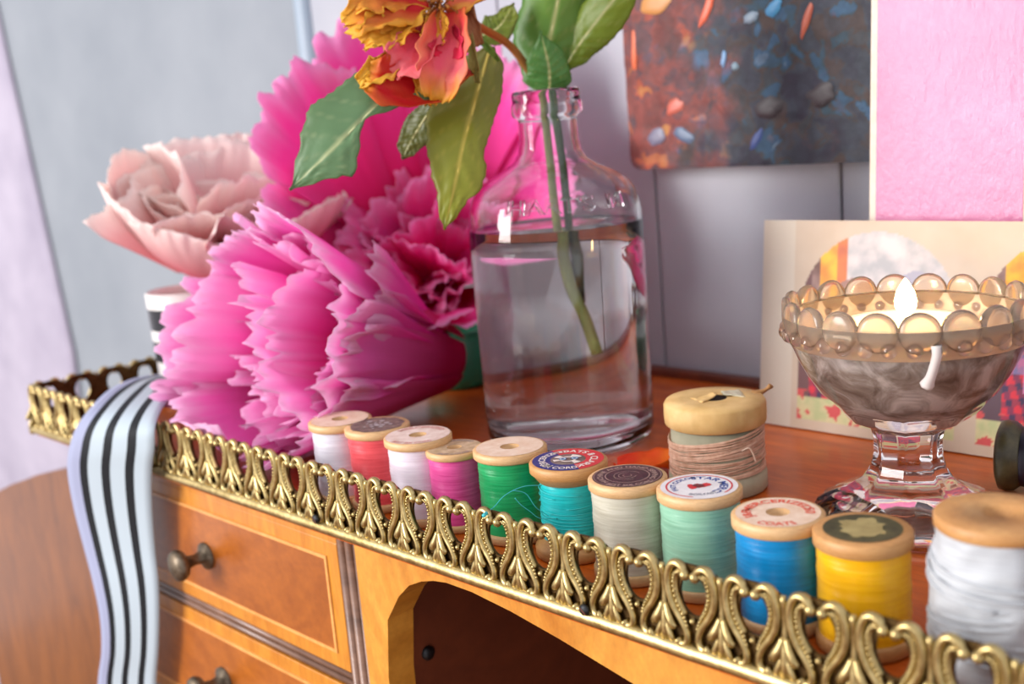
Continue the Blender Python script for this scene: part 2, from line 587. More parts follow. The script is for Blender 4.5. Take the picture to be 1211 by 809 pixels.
# brass gallery
gal = link('gallery', None, desk)
gal.empty_display_size = 0.01
PW = 0.018584
def motif_mesh():
    mb = MB()
    mm = 0.001
    hw = PW / 2
    # pierced backing plate (dark), oval hole
    n = 40
    def top(xx):
        a = abs(xx) / hw
        return (23.6 - 2.6 * a ** 3) * mm
    ring_o, ring_i = [], []
    for k in range(n):
        a = 2 * pi * k / n
        ix, iz = 4.3 * mm * cos(a), (15.2 + 5.9 * sin(a)) * mm
        ring_i.append((ix, iz))
        dx, dz = cos(a), sin(a)
        s = 1e9
        if abs(dx) > 1e-6: s = min(s, hw / abs(dx))
        if dz < -1e-6: s = min(s, 15.2 * mm / -dz)
        if dz > 1e-6:
            lo, hi = 0, 0.03
            for _ in range(30):
                m_ = (lo + hi) / 2
                if 0.0152 + dz * m_ > top(min(hw, abs(dx * m_))): hi = m_
                else: lo = m_
            s = min(s, lo)
        ring_o.append((dx * s, 0.0152 + dz * s))
    v = []
    for y in (0.0, 0.0009):
        v += [(p[0], y, p[1]) for p in ring_o] + [(p[0], y, p[1]) for p in ring_i]
    f = []
    for k in range(n):
        l = (k + 1) % n
        f.append((k, l, n + l, n + k))
        f.append((2 * n + l, 2 * n + k, 3 * n + k, 3 * n + l))
        f.append((n + k, n + l, 3 * n + l, 3 * n + k))
        f.append((l, k, 2 * n + k, 2 * n + l))
    mb.add(v, f, 1, smooth=False)
    up = (0, -1, 0)
    for s in (-1, 1):
        path = [(1.7, 21.4), (2.6, 22.9), (4.4, 23.7), (6.2, 22.8), (7.3, 20.4), (7.6, 17.2), (7.0, 13.6), (5.6, 10.6), (3.7, 8.0), (2.3, 5.6), (1.8, 3.4), (2.4, 1.5), (4.0, 1.0), (5.2, 1.9)]
        pts = catmull([(s * a * mm, -0.0007, b * mm) for a, b in path], 36)
        tube(mb, pts, lambda t: (0.00108 if t < 0.8 else 0.00108 + 0.0004 * (t - 0.8) / 0.2) , 8, 0, (1, 1.25), up)
        ball(mb, (s * 1.6 * mm, -0.0011, 21.0 * mm), 0.00155, 0, 10, 8)
        # inner band and pearl row
        pin = [(3.4, 21.4), (4.9, 20.6), (5.6, 18.2), (5.4, 14.8), (4.2, 11.6), (2.7, 9.2)]
        pin2 = catmull([(s * a * mm, -0.0004, b * mm) for a, b in pin], 20)
        tube(mb, pin2, 0.00105, 6, 0, (1, 0.7), up)
        for q in catmull([(s * a * mm, -0.0011, b * mm) for a, b in pin + [(1.7, 6.6)]], 15):
            ball(mb, q, 0.00056, 0, 6, 4)
    ball(mb, (0, -0.0009, 8.2 * mm), 0.0009, 0, 8, 6)
    # leaf between the lyres, half on each side of x = hw
    c = hw
    tube(mb, [(c, -0.0006, 22.6 * mm), (c, -0.0011, 21.2 * mm), (c, -0.0007, 19.5 * mm), (c, -0.0005, 14 * mm), (c, -0.0008, 9 * mm), (c, -0.0010, 5 * mm), (c, -0.0008, 0.3 * mm)],
         lambda t: 0.00095 - 0.0003 * sin(min(1, t * 2) * pi / 2) + 0.0013 * max(0, t - 0.45) / 0.55, 8, 0, (1, 0.75), up)
    for s in (-1, 1):
        tube(mb, catmull([(c + s * 0.4 * mm, -0.0009, 11.5 * mm), (c + s * 1.4 * mm, -0.0012, 8.6 * mm), (c + s * 2.7 * mm, -0.0015, 6.2 * mm), (c + s * 3.9 * mm, -0.0013, 5.2 * mm)], 10),
             lambda t: 0.0005 + 0.0009 * sin(pi * min(1, t * 0.75 + 0.1)), 7, 0, (1, 0.8), up)
        tube(mb, catmull([(c + s * 0.4 * mm, -0.0009, 7.5 * mm), (c + s * 1.2 * mm, -0.0012, 4.6 * mm), (c + s * 2.2 * mm, -0.0013, 2.2 * mm), (c + s * 3.0 * mm, -0.0010, 0.8 * mm)], 8),
             lambda t: 0.0005 + 0.0006 * sin(pi * min(1, t * 0.75 + 0.1)), 6, 0, (1, 0.8), up)
    return mb.mesh('gallery_motif', [M['brass'], M['brass_plate']])
mot = motif_mesh()
YG = 0.2220
GX0 = -0.34884 + PW / 2          # centre of the lyre between leaf 0 and leaf 1
for k in range(-14, 25):
    xk = GX0 + k * PW
    if -0.606 < xk < XR:
        link('gallery_motif', mot, gal, (xk, YG, 0))
XS = GX0 - 14 * PW - PW / 2
for k in range(13):
    link('gallery_motif', mot, gal, (XS + 0.0005, YG + PW * (k + 0.5), 0), (0, 0, -pi / 2))
r = MB()
rp = [(0.0006, 0.0016), (-0.0012, 0.0016), (-0.0026, 0.0008), (-0.0031, -0.0008), (-0.0026, -0.0024), (-0.0012, -0.0032), (0.0006, -0.0032)]
vs, fs = [], []
cols_ = [(XR, 0), (XS, 0), ]
NX = 60
for i in range(NX + 1):
    xx = XS - 0.0025 + (XR - XS) * i / NX
    for dy, z in rp: vs.append((xx, YG + dy, z + 0.0002 * noise.noise((xx * 60, dy * 500, 0))))
for i in range(NX):
    for j in range(len(rp) - 1):
        a = i * len(rp) + j
        fs.append((a, a + 1, a + len(rp) + 1, a + len(rp)))
r.add(vs, fs, 0)
r.build('front_rail', M['brass_rail'], gal)
r = MB()
vs, fs = [], []
for i in range(31):
    yy = YG - 0.003 + (0.245) * i / 30
    for dy, z in rp: vs.append((XS + dy, yy, z))
for i in range(30):
    for j in range(len(rp) - 1):
        a = i * len(rp) + j
        fs.append((a, a + len(rp), a + len(rp) + 1, a + 1))
r.add(vs, fs, 0)
r.build('side_rail', M['brass_rail'], gal)
scm = MB()
lathe(scm, [(0.0020, 0), (0.0023, 0.0006), (0.0020, 0.0014), (0.0010, 0.0018)], 16, cap1=True)
box(scm, (-0.0019, -0.00025, 0.00178), (0.0019, 0.00025, 0.0019), 1)
scm = scm.mesh('screw', [M['screw'], M['niche_wood']])
for xx, zz in ((-0.2095, 0.0022), (-0.3430, 0.0026), (-0.4765, 0.0026), (-0.076, 0.0026)):
    link('screw', scm, gal, (xx, YG - 0.0022, zz), (pi / 2, 0.7, 0)).scale = (0.8, 0.8, 0.8)

# ================================================================== THREAD SPOOLS
VIEW = radians(46)
def spool(label, X, Y, Rr, H, thread, style='plain', bulge=0.0, rt=0.9, flange=0.0030, wood_m='spool_wood', top_m=None, seed=0, taper=False):
    t = thing('thread_spool', label, 'thread spool', (X, Y, 0.0002), VIEW, 'thread spools in the row behind the gallery')
    hole = Rr * 0.26
    bev = 0.00045
    core = Rr * 0.55
    if taper:
        low = [(hole, 0.0), (Rr - bev, 0.0), (Rr, bev), (Rr, 0.0031), (Rr - 0.0008, 0.0038), (Rr * 0.8, 0.0062), (core, 0.0068)]
    else:
        low = [(hole, 0.0), (Rr - bev, 0.0), (Rr, bev), (Rr, flange - bev), (Rr - bev, flange), (core, flange + 0.0002)]
    high = [(r_, H - z_) for r_, z_ in low][::-1]
    mb = MB()
    lathe(mb, low + high, 64, 0, closed=True)
    body = mb.build('wooden_body', [M[wood_m]], t)
    if top_m:
        d = MB(); disc_ring(d, hole, Rr - 0.0012, H + 0.00012, 0)
        d.build('bare_top', M[top_m], t)
    # winding
    a = (0.0058 if taper else flange) - 0.0003
    b = H - a
    rw = Rr * rt
    prof = []
    N = 46
    rnd = random.Random(seed)
    for i in range(N + 1):
        f = i / N
        z = a + (b - a) * f
        q = rw * (1 + bulge * (1 - (2 * f - 1) ** 2)) + 0.00010 * ((i % 2) * 2 - 1) + rnd.uniform(-0.00006, 0.00006)
        if taper: q += (f - 0.5) * -0.0006
        prof.append((q, z))
    prof = [(core, a)] + prof + [(core, b)]
    wv = MB()
    lathe(wv, prof, 64, 0, rf=(lambda th, r_, z_: r_ + 0.00008 * sin(th * 3 + z_ * 900)) if bulge < 0.02 else (lambda th, r_, z_: r_ + 0.0011 * noise.noise((cos(th) * 3, sin(th) * 3, z_ * 190))))
    wv.build('thread_winding', thread, t)
    t['_H'] = H
    return t, H, Rr, hole

TH = {
 'white': thread_mat('white_thread', (206, 204, 216), (236, 234, 242)),
 'coral': thread_mat('coral_thread', (216, 58, 70), (246, 98, 104)),
 'lilac': thread_mat('white_lilac_thread', (222, 208, 222), (244, 234, 242)),
 'pink': thread_mat('pink_thread', (208, 48, 130), (238, 96, 168)),
 'green': thread_mat('emerald_thread', (0, 136, 74), (26, 180, 104), 0.36),
 'aqua': thread_mat('turquoise_thread', (0, 166, 170), (30, 214, 214), 0.36),
 'ivory': thread_mat('ivory_thread', (186, 182, 160), (212, 208, 190), 0.38),
 'mint': thread_mat('mint_thread', (126, 184, 152), (160, 210, 180), 0.36),
 'blue': thread_mat('blue_thread', (0, 116, 176), (0, 148, 212), 0.34),
 'yellow': thread_mat('yellow_thread', (236, 166, 0), (252, 196, 14), 0.34),
 'yarn': thread_mat('white_yarn', (168, 172, 176), (196, 200, 202), 0.6),
}
INK_RED = plain('red_ink', (206, 50, 54), 0.5)
INK_BLUE = plain('navy_ink', (44, 52, 120), 0.5)
INK_CREAM = plain('cream_ink', (232, 220, 208), 0.5)
INK_ORANGE = plain('orange_red_ink', (226, 92, 70), 0.6)
INK_GREY = plain('grey_ink', (140, 140, 150), 0.6)
INK_TAUPE = plain('taupe_ink', (164, 140, 132), 0.6)
PAPER = speckled('label_paper', (220, 214, 214), (236, 232, 230), 300, 0.55, 0.05)
PLUM = speckled('plum_label_paper', (46, 24, 32), (84, 52, 54), 260, 0.4, 0.08)
BROWN = speckled('worn_brown_label_paper', (74, 52, 52), (150, 128, 116), 380, 0.5, 0.2)
OLIVE = speckled('dark_olive_label_paper', (56, 54, 34), (96, 90, 56), 240, 0.5, 0.1)
TAN = speckled('torn_tan_paper', (146, 128, 78), (178, 160, 106), 240, 0.6, 0.1)
FADED = speckled('faded_pink_label_paper', (214, 186, 170), (238, 218, 206), 360, 0.6, 0.1)
DULL = speckled('dull_tan_label_paper', (170, 140, 104), (212, 184, 150), 360, 0.6, 0.1)
SILVER = plain('silver_ink', (176, 170, 168), 0.35)
HOLE = plain('dark_hole', (60, 40, 26), 0.8)
STEELB = plain('pale_blue_ink', (160, 190, 204), 0.4)
DKBROWN = speckled('brown_label_centre', (92, 74, 66), (134, 116, 104), 300, 0.5, 0.05)

# 1 white
s1, H, Rr, hl = spool('white thread spool with bare pale top, farthest left of the row beside the pink flower', -0.3610, 0.2473, 0.0125, 0.0315, TH['white'], top_m='spool_top', seed=1)
# 2 coral
s2, H, Rr, hl = spool('coral red thread spool with worn dark brown label on top', -0.3398, 0.2493, 0.0125, 0.0315, TH['coral'], seed=2)
lb = MB(); disc_ring(lb, 0.0, Rr - 0.0022, H + 0.00012, 0, wob=0.08)
lo = lb.build('paper_label', BROWN, s2); lo['label'] = 'worn dark brown round label'
lm = MB()
for q in range(16):
    a = q * 2.399; rr_ = 0.0008 * q ** 0.75
    disc_ring(lm, 0, 0.0006 + 0.0003 * (q % 3), 0, 0, n=6)
    for i in range(len(lm.v) - 14, len(lm.v)):
        lm.v[i] = (lm.v[i][0] + rr_ * cos(a), lm.v[i][1] + rr_ * sin(a), H + 0.0002 + q * 0.000004)
lm.build('silver_wear', SILVER, lo)
# 3 white lilac
s3, H, Rr, hl = spool('white thread spool with faded pink lettering on top, between coral and pink spools', -0.3142, 0.2482, 0.0125, 0.0315, TH['lilac'], seed=3)
lb = MB(); disc_ring(lb, hl, Rr - 0.0006, H + 0.00012, 0)
lo = lb.build('paper_label', FADED, s3)
lm = MB()
ring_text(lm, 'MERCERIZED', 0.0086, 0.0031, radians(10), H + 0.0002)
ring_text(lm, 'BEST SIX CORD', 0.0114, 0.0024, radians(190), H + 0.0002, inward=True)
lm.build('lettering', plain('faded_red_ink', (206, 140, 130), 0.6), lo)
# 4 pink (small)
s4, H, Rr, hl = spool('small hot pink thread spool with grey printed wooden top', -0.2971, 0.2505, 0.0103, 0.0288, TH['pink'], seed=4, rt=0.92, flange=0.0026)
lb = MB(); disc_ring(lb, hl, Rr - 0.0006, H + 0.00012, 0)
lo = lb.build('paper_label', DULL, s4)
lm = MB()
ring_text(lm, 'MERCERIZED', 0.0072, 0.0024, 0, H + 0.0002)
ring_text(lm, 'FAST COLOR', 0.0094, 0.0022, pi, H + 0.0002, inward=True)
lm.build('lettering', INK_TAUPE, lo)
# 5 green
s5, H, Rr, hl = spool('emerald green thread spool with bare wooden top and open hole', -0.2731, 0.2550, 0.0128, 0.0315, TH['green'], top_m='spool_top', seed=5, rt=0.89)
# 6 aqua
s6, H, Rr, hl = spool('turquoise thread spool with red and navy label on a tall flared top', -0.2453, 0.2544, 0.0128, 0.0315, TH['aqua'], seed=6, rt=0.775, taper=True, wood_m='spool_wood_dark')
lb = MB()
disc_ring(lb, 0.0058, 0.0117, H + 0.00014, 0, -25, 165, 30)
disc_ring(lb, 0.0058, 0.0117, H + 0.00014, 1, 165, 335, 30)
disc_ring(lb, 0.0, 0.0058, H + 0.00014, 2)
lo = lb.build('paper_label', [INK_RED, INK_BLUE, DKBROWN], s6); lo['label'] = 'round label, red on one side and navy on the other'
lm = MB()
ring_text(lm, 'COATS & CLARK', 0.0074, 0.0034, radians(66), H + 0.00022)
ring_text(lm, 'MERCERIZED', 0.0075, 0.0031, radians(-70), H + 0.00022)
ring_text(lm, 'SIX CORD', 0.0103, 0.0032, radians(205), H + 0.00022, inward=True)
disc_ring(lm, 0.0020, 0.0028, H + 0.0002, 0)
disc_ring(lm, 0.0028, 0.0050, H + 0.0002, 0, 20, 70, 6); disc_ring(lm, 0.0028, 0.0052, H + 0.0002, 0, 130, 160, 6)
disc_ring(lm, 0.0028, 0.0049, H + 0.0002, 0, 250, 275, 6); disc_ring(lm, 0.0028, 0.0051, H + 0.0002, 0, 300, 330, 6)
lm.build('lettering', INK_CREAM, lo)
ey = MB()
for cx_ in (-0.0017, 0.0022):
    for r0, r1, m_ in ((0.0, 0.0005, 1), (0.0005, 0.0011, 0), (0.0011, 0.0014, 1)):
        i0 = len(ey.v); disc_ring(ey, r0, r1, H + 0.00028, m_, n=14)
        for i in range(i0, len(ey.v)): ey.v[i] = (ey.v[i][0] + cx_, ey.v[i][1] + 0.0004, ey.v[i][2])
ey.build('eyelet_print', [STEELB, INK_BLUE], lo)
tails = [[(-0.247, 0.2433, 0.0259), (-0.2488, 0.2379, 0.0269), (-0.2497, 0.2331, 0.0267), (-0.25, 0.2287, 0.0258), (-0.2497, 0.2246, 0.024), (-0.249, 0.2212, 0.0236), (-0.2478, 0.2180, 0.0234)],
         [(-0.244, 0.2282, 0.0267), (-0.244, 0.2305, 0.0238), (-0.2433, 0.2335, 0.0208), (-0.2424, 0.2368, 0.0177), (-0.2423, 0.2445, 0.0152)],
         [(-0.2481, 0.2315, 0.0275), (-0.2469, 0.2358, 0.0253), (-0.2461, 0.2389, 0.020), (-0.2458, 0.2440, 0.0155)]]
inv = Matrix.Rotation(-VIEW, 4, 'Z') @ Matrix.Translation((0.2453, -0.2544, -0.0002))
for i, tl in enumerate(tails):
    mb = MB(); tube(mb, [inv @ q for q in catmull(tl, 30)], (lambda t: 0.00014 + (0.0005 if t > 0.88 else 0)) if i == 0 else 0.00014, 6)
    mb.build('loose_thread', plain('turquoise_strand', (60, 190, 196), 0.5), s6)
for i in range(7):
    mb = MB()
    a0, z0 = i * 0.9, 0.010 + 0.0019 * i
    tube(mb, [(0.0102 * cos(a0 + q * 0.1), 0.0102 * sin(a0 + q * 0.1), z0 + 0.0016 * sin(q * 0.05 + i)) for q in range(60)], 0.00013, 5)
    mb.build('loose_thread', plain('turquoise_strand', (60, 210, 210), 0.5), s6)
# 7 ivory
s7, H, Rr, hl = spool('ivory thread spool with dark plum label covering its top', -0.2179, 0.2515, 0.0122, 0.0315, TH['ivory'], seed=7, rt=0.93, flange=0.0034)
lb = MB(); disc_ring(lb, 0.0, Rr - 0.0014, H + 0.00014, 0)
lo = lb.build('paper_label', PLUM, s7); lo['label'] = 'dark plum round label with faint ring lettering'
lm = MB()
ring_text(lm, 'MACHINE AND HAND SEWING', 0.0076, 0.0024, 0, H + 0.00022)
ring_text(lm, 'BEST SIX CORD', 0.0100, 0.0024, pi, H + 0.00022, inward=True)
disc_ring(lm, 0.0066, 0.0069, H + 0.00022, 0); disc_ring(lm, 0.0102, 0.0104, H + 0.00022, 0)
for rr_ in (0.0012, 0.0026, 0.0040): disc_ring(lm, rr_, rr_ + 0.0002, H + 0.00022, 0, rr_ * 4e4, rr_ * 4e4 + 270)
lm.build('lettering', plain('faded_plum_ink', (170, 140, 128), 0.5), lo)
# 8 mint
s8, H, Rr, hl = spool('pale mint green thread spool with white label ringed in red', -0.1936, 0.2550, 0.0125, 0.0315, TH['mint'], seed=8, rt=0.93, flange=0.0034)
lb = MB(); disc_ring(lb, 0.0, Rr - 0.0012, H + 0.00014, 0)
lo = lb.build('paper_label', PAPER, s8); lo['label'] = 'white round label with red ring and blue lettering'
lm = MB()
disc_ring(lm, 0.0093, 0.0098, H + 0.0002, 0, -160, 140)
ring_text(lm, 'STAR MERC', 0.0061, 0.0034, radians(72), H + 0.00022, 1)
ring_text(lm, 'FAST COLOR', 0.0068, 0.0023, radians(-55), H + 0.00022, 1)
ring_text(lm, 'BOILFAST', 0.0082, 0.0021, radians(180), H + 0.00022, 2, inward=True)
for q in range(9):
    i0 = len(lm.v); disc_ring(lm, 0, 0.0005 + 0.0005 * (q % 3), H + 0.0002 + q * 4e-6, 0, n=7, wob=0.5)
    for i in range(i0, len(lm.v)): lm.v[i] = (lm.v[i][0] - 0.0030 + 0.0007 * q, lm.v[i][1] + 0.0012 * sin(q * 1.9), lm.v[i][2])
lm.build('lettering', [INK_RED, plain('blue_ink', (50, 80, 150), 0.5), INK_GREY], lo)
hm = MB(); disc_ring(hm, 0, 0.0016, H + 0.0003, 0, n=9, wob=0.5); hm.build('torn_centre', plain('dark_red_hole', (110, 44, 44), 0.7), lo)
# 9 blue
s9, H, Rr, hl = spool('bright blue thread spool with red lettering printed on its wooden top', -0.1630, 0.2488, 0.0125, 0.0315, TH['blue'], top_m='spool_top', seed=9, rt=0.92, flange=0.0036)
lm = MB()
ring_text(lm, 'MERCERIZED', 0.0072, 0.0035, radians(8), H + 0.00022)
ring_text(lm, 'J&P', 0.0072, 0.0036, radians(-88), H + 0.00022)
ring_text(lm, '50', 0.0072, 0.0038, radians(98), H + 0.00022)
ring_text(lm, 'COATS', 0.0103, 0.0035, radians(196), H + 0.00022, inward=True)
lm.build('lettering', INK_ORANGE, s9)
# 10 yellow
s10, H, Rr, hl = spool('golden yellow thread spool with dark olive label torn at its centre', -0.1389, 0.2502, 0.0125, 0.0315, TH['yellow'], seed=10, rt=0.93, flange=0.0040, wood_m='spool_wood_dark')
lb = MB(); disc_ring(lb, 0.0, Rr - 0.0026, H + 0.00014, 0)
lo = lb.build('paper_label', OLIVE, s10); lo['label'] = 'dark olive round label'
lm = MB(); disc_ring(lm, 0, 0.0060, H + 0.00024, 0, wob=0.45); lm.build('torn_patch', TAN, lo)
# 11 big white
s11, H, Rr, hl = spool('large spool of fluffy white yarn at the right end of the row', -0.1042, 0.2500, 0.0143, 0.0428, TH['yarn'], bulge=0.16, rt=0.93, flange=0.0034, wood_m='spool_wood_dark', seed=11)
for i in range(10):
    mb = MB()
    a0 = i * 1.7
    tube(mb, [((0.0149 + 0.0008 * sin(q * 0.05)) * cos(a0 + q * 0.09), (0.0149 + 0.0008 * sin(q * 0.05)) * sin(a0 + q * 0.09), 0.010 + 0.0024 * i + 0.003 * sin(q * 0.06 + i)) for q in range(56)], 0.0004, 6)
    mb.build('yarn_strand', TH['yarn'], s11)

# ------------------------------------------------------------------ twine-wound bobbin with torn paper top
tw = thing('twine_bobbin', 'large old bobbin wound with pinkish twine under a torn tan paper top', 'bobbin', (-0.2434, 0.3326, 0.0002), VIEW)
mb = MB()
GREYP = speckled('grey_green_paper', (150, 146, 120), (186, 182, 154), 60, 0.7, 0.1)
lathe(mb, [(0.0, 0.0), (0.0176, 0.0), (0.0182, 0.0008), (0.0182, 0.0062), (0.0172, 0.0072), (0.0168, 0.0085), (0.0166, 0.0255), (0.0, 0.0255)], 56)
mb.build('core', GREYP, tw)
TANTOP = speckled('tan_paper_cap', (206, 166, 98), (232, 198, 136), 90, 0.6, 0.2)
mb = MB()
lathe(mb, [(0.0176, 0.0248), (0.0185, 0.0255), (0.0187, 0.029), (0.0186, 0.0325), (0.0180, 0.0338), (0.012, 0.0342), (0.0046, 0.0341)], 96, rf=lambda th, r_, z_: r_ + (0.00016 * (1 if int(th / (2 * pi) * 96) % 2 else -1) if r_ > 0.0183 else 0))
mb.build('paper_cap', TANTOP, tw)
mb = MB(); disc_ring(mb, 0, 0.0052, 0.0338, 0, n=14, wob=0.4); mb.build('cap_hole', plain('black_hole', (34, 22, 16), 0.9), tw)
def flap(nm, pts, w_, curl, mat):
    P = [Vector(p) for p in pts]
    m_ = MB()
    def fn(u, v):
        p = P[0].lerp(P[1], v)
        sd = (P[1] - P[0]).cross(Vector((0, 0, 1))).normalized()
        ww = w_ * (1 - 0.6 * v) * (u - 0.5)
        return p + sd * ww + Vector((0, 0, curl * v * v + 0.0006 * noise.noise((u * 4, v * 4, curl * 1e3)))), None
    grid(m_, fn, 8, 8, thick=0.0003)
    m_.build(nm, mat, tw)
flap('torn_flap', [(-0.007, -0.002, 0.0343), (0.0005, 0.0005, 0.0346)], 0.009, 0.0014, TANTOP)
flap('torn_flap', [(0.011, 0.003, 0.0344), (0.0035, 0.0030, 0.0344)], 0.012, 0.0008, speckled('pale_paper', (196, 190, 160), (220, 214, 186), 90, 0.6, 0.1))
mb = MB(); tube(mb, catmull([(0.0150, 0.005, 0.0330), (0.0185, 0.0045, 0.0336), (0.0212, 0.004, 0.0352), (0.0222, 0.0038, 0.0362)], 10), lambda t: 0.0019 * (1 - 0.35 * t) + 0.0004 * sin(t * 9), 8, 0, (1, 0.6))
mb.build('paper_tab', speckled('brown_paper_tab', (150, 104, 56), (196, 150, 92), 90, 0.6, 0.2), tw)
TWINE = speckled('pinkish_twine', (206, 160, 130), (236, 200, 174), 400, 0.7, 0.2)
mb = MB()
rnd = random.Random(5)
for i in range(58):
    a0 = rnd.uniform(0, 6.28); z0 = 0.0075 + 0.0145 * rnd.random() ** 0.9
    tilt, pa = rnd.uniform(0.0002, 0.0026), rnd.uniform(-0.6, 0.6)
    rr_ = 0.0170 + 0.0007 * rnd.random()
    pts = []
    for q in range(49):
        a = a0 + 2 * pi * q / 48
        z = z0 + tilt * cos(a - pa) + 0.0012 * cos(a - 0.0) * (z0 > 0.016)
        pts.append((rr_ * cos(a), rr_ * sin(a), min(0.0245, z)))
    tube(mb, pts, 0.00022, 5, caps=False)
o = mb.build('twine_winding', TWINE, tw)
mb = MB(); tube(mb, catmull([(0.006, -0.0166, 0.0180), (0.0085, -0.0170, 0.0190), (0.0100, -0.0164, 0.0168), (0.0110, -0.0160, 0.0135)], 16), 0.0003, 6)
mb.build('twine_end', plain('pale_twine', (238, 214, 190), 0.7), tw)

# ================================================================== BOTTLE, WATER
BX, BY = -0.3374, 0.3533
bot = thing('glass_bottle', 'clear round-shouldered glass bottle of water holding flower stems', 'bottle', (BX, BY, 0.0002), VIEW)
outer = [(0.0, 0.0010), (0.026, 0.0006), (0.0300, 0.0), (0.0338, 0.0006), (0.0364, 0.0030), (0.0371, 0.0065), (0.0372, 0.02), (0.0374, 0.05), (0.0376, 0.085), (0.0376, 0.0955), (0.0373, 0.1000), (0.0364, 0.1045), (0.0347, 0.1090), (0.0316, 0.1132), (0.0262, 0.1170), (0.0204, 0.1198), (0.0160, 0.1225), (0.0136, 0.1262), (0.0127, 0.1310), (0.0125, 0.1390), (0.0128, 0.1408), (0.0146, 0.1415), (0.0152, 0.1430), (0.0150, 0.1460), (0.0143, 0.1475), (0.0146, 0.1500), (0.0144, 0.1516), (0.0132, 0.1522)]
inner = [(0.0112, 0.1518), (0.0106, 0.1500), (0.0105, 0.1310), (0.0114, 0.1258), (0.0140, 0.1215), (0.0190, 0.1180), (0.0250, 0.1150), (0.0302, 0.1113), (0.0330, 0.1075), (0.0345, 0.1035), (0.0353, 0.0990), (0.0355, 0.0955), (0.0355, 0.085), (0.0353, 0.05), (0.0351, 0.02), (0.0348, 0.0120), (0.0330, 0.0085), (0.0290, 0.0068), (0.018, 0.0066), (0.0, 0.0072)]
mb = MB(); lathe(mb, outer + inner, 96)
mb.build('bottle_glass', M['glass'], bot)
mb = MB()
wp = [(0.0, 0.0070), (0.018, 0.0064), (0.0291, 0.0066), (0.0332, 0.0083), (0.0350, 0.0119), (0.0353, 0.02), (0.0355, 0.05), (0.0357, 0.085), (0.0357, 0.0955), (0.0350, 0.0950), (0.0336, 0.0945), (0.0, 0.0944)]
lathe(mb, wp, 96)
mb.build('water', M['water'], bot)
mb = MB()
V, Fc = text_mesh("HART'S  M", 0.0088, 0.0006)
out = []
for x, y, z in V:
    a = (x * 1.25) / 0.036 + 0.12
    zz = 0.1030 + y * 0.95
    rr_ = 0.0369 - max(0, (zz - 0.1030)) ** 1.35 * 1.9 + 0.0004 + z * 1.2
    out.append((rr_ * sin(a), -rr_ * cos(a), zz))
mb.add(out, Fc, 0, smooth=False)
mb.build('embossed_lettering', M['glass'], bot)

# ------------------------------------------------------------------ stems, leaves, dried rose
def L3(*c): return lin(c)
def leaf_obj(parent, spine, left, right, nrm, base_c, mid_c, edge_c, serr=0.08, cup=0.12, n=36, label=None, vein=(190, 190, 130)):
    """spine: points base to tip; left/right: [(t, width)]; nrm: rough facing direction"""
    sp = catmull(spine, n)
    N = Vector(nrm).normalized()
    def width(tab, t):
        for (t0, w0), (t1, w1) in zip(tab, tab[1:]):
            if t0 <= t <= t1:
                f = (t - t0) / (t1 - t0 + 1e-9); f = f * f * (3 - 2 * f)
                return w0 + (w1 - w0) * f
        return 0.0
    bc, mc, ec, vc = lin(base_c), lin(mid_c), lin(edge_c), lin(vein)
    nu = 20
    def fn(u, v):
        i = min(n, int(round(v * n)))
        p = sp[i]
        t = (sp[min(n, i + 1)] - sp[max(0, i - 1)]).normalized()
        s = t.cross(N).normalized()
        side = u * 2 - 1
        w_ = width(left if side < 0 else right, v)
        jag = 1 - serr * ((v * n * 0.5) % 1.0) if abs(side) > 0.85 else 1
        q = p + s * (side * w_ * jag) + N * (-cup * w_ * side * side + 0.0007 * noise.noise((side * 3, v * 7, p.x * 30))) + N * 0.0005 * abs(sin((v * 9 - abs(side) * 1.6) * pi)) 
        vein_f = max(0, 1 - abs(side) / 0.055) * 0.8
        lat = abs(((v * 8 - abs(side) * 1.3) % 1.0) - 0.5) * 2
        vein_f = max(vein_f, 0.22 * max(0, (lat - 0.86) / 0.14))
        c = mixc(mixc(bc, mc, v), ec, abs(side) ** 3 * 0.7)
        return q, mixc(c, vc, vein_f)
    m_ = MB(); grid(m_, fn, nu, n, thick=0.00035)
    o = m_.build('leaf', M['leaf'], parent)
    if label: o['label'] = label
    rb = MB(); tube(rb, [p - N * 0.0003 for p in sp], lambda t: 0.0007 * (1 - t) + 0.00015, 6)
    rb.build('midrib', plain('leaf_midrib', vein, 0.5), o)
    return o
K = 1 / 3070.0
def px(tab): return [(t_, w_ * K) for t_, w_ in tab]

rose = thing('dried_rose', 'drooping dried rose with curled yellow and red petals, standing in the glass bottle', 'flower', (0, 0, 0))
def stem_col(t):
    return mixc(lin((150, 160, 80)), mixc(lin((120, 118, 60)), lin((196, 96, 40)), (t - 0.5) * 3), t * 1.6)
mb = MB()
tube(mb, catmull([(-0.326, 0.357, 0.0400), (-0.3325, 0.3585, 0.0560), (-0.3395, 0.3600, 0.0700), (-0.3420, 0.3590, 0.0960), (-0.3425, 0.3580, 0.1258), (-0.3430, 0.3570, 0.1478), (-0.3455, 0.3540, 0.1589), (-0.3470, 0.3442, 0.1713), (-0.3455, 0.3274, 0.1785), (-0.3443, 0.3151, 0.1826), (-0.3420, 0.3060, 0.1862)], 60), lambda t: 0.0021 - 0.0006 * t, 10, cols=stem_col)
mb.build('stem', M['leaf'], rose)
mb = MB(); ball(mb, (-0.3425, 0.3565, 0.0882), 0.0019, 0, 10, 8, (1, 1, 1.2)); mb.build('bud', plain('dark_red_bud', (140, 20, 34), 0.5), rose)
NV = (0.62, -0.74, 0.25)
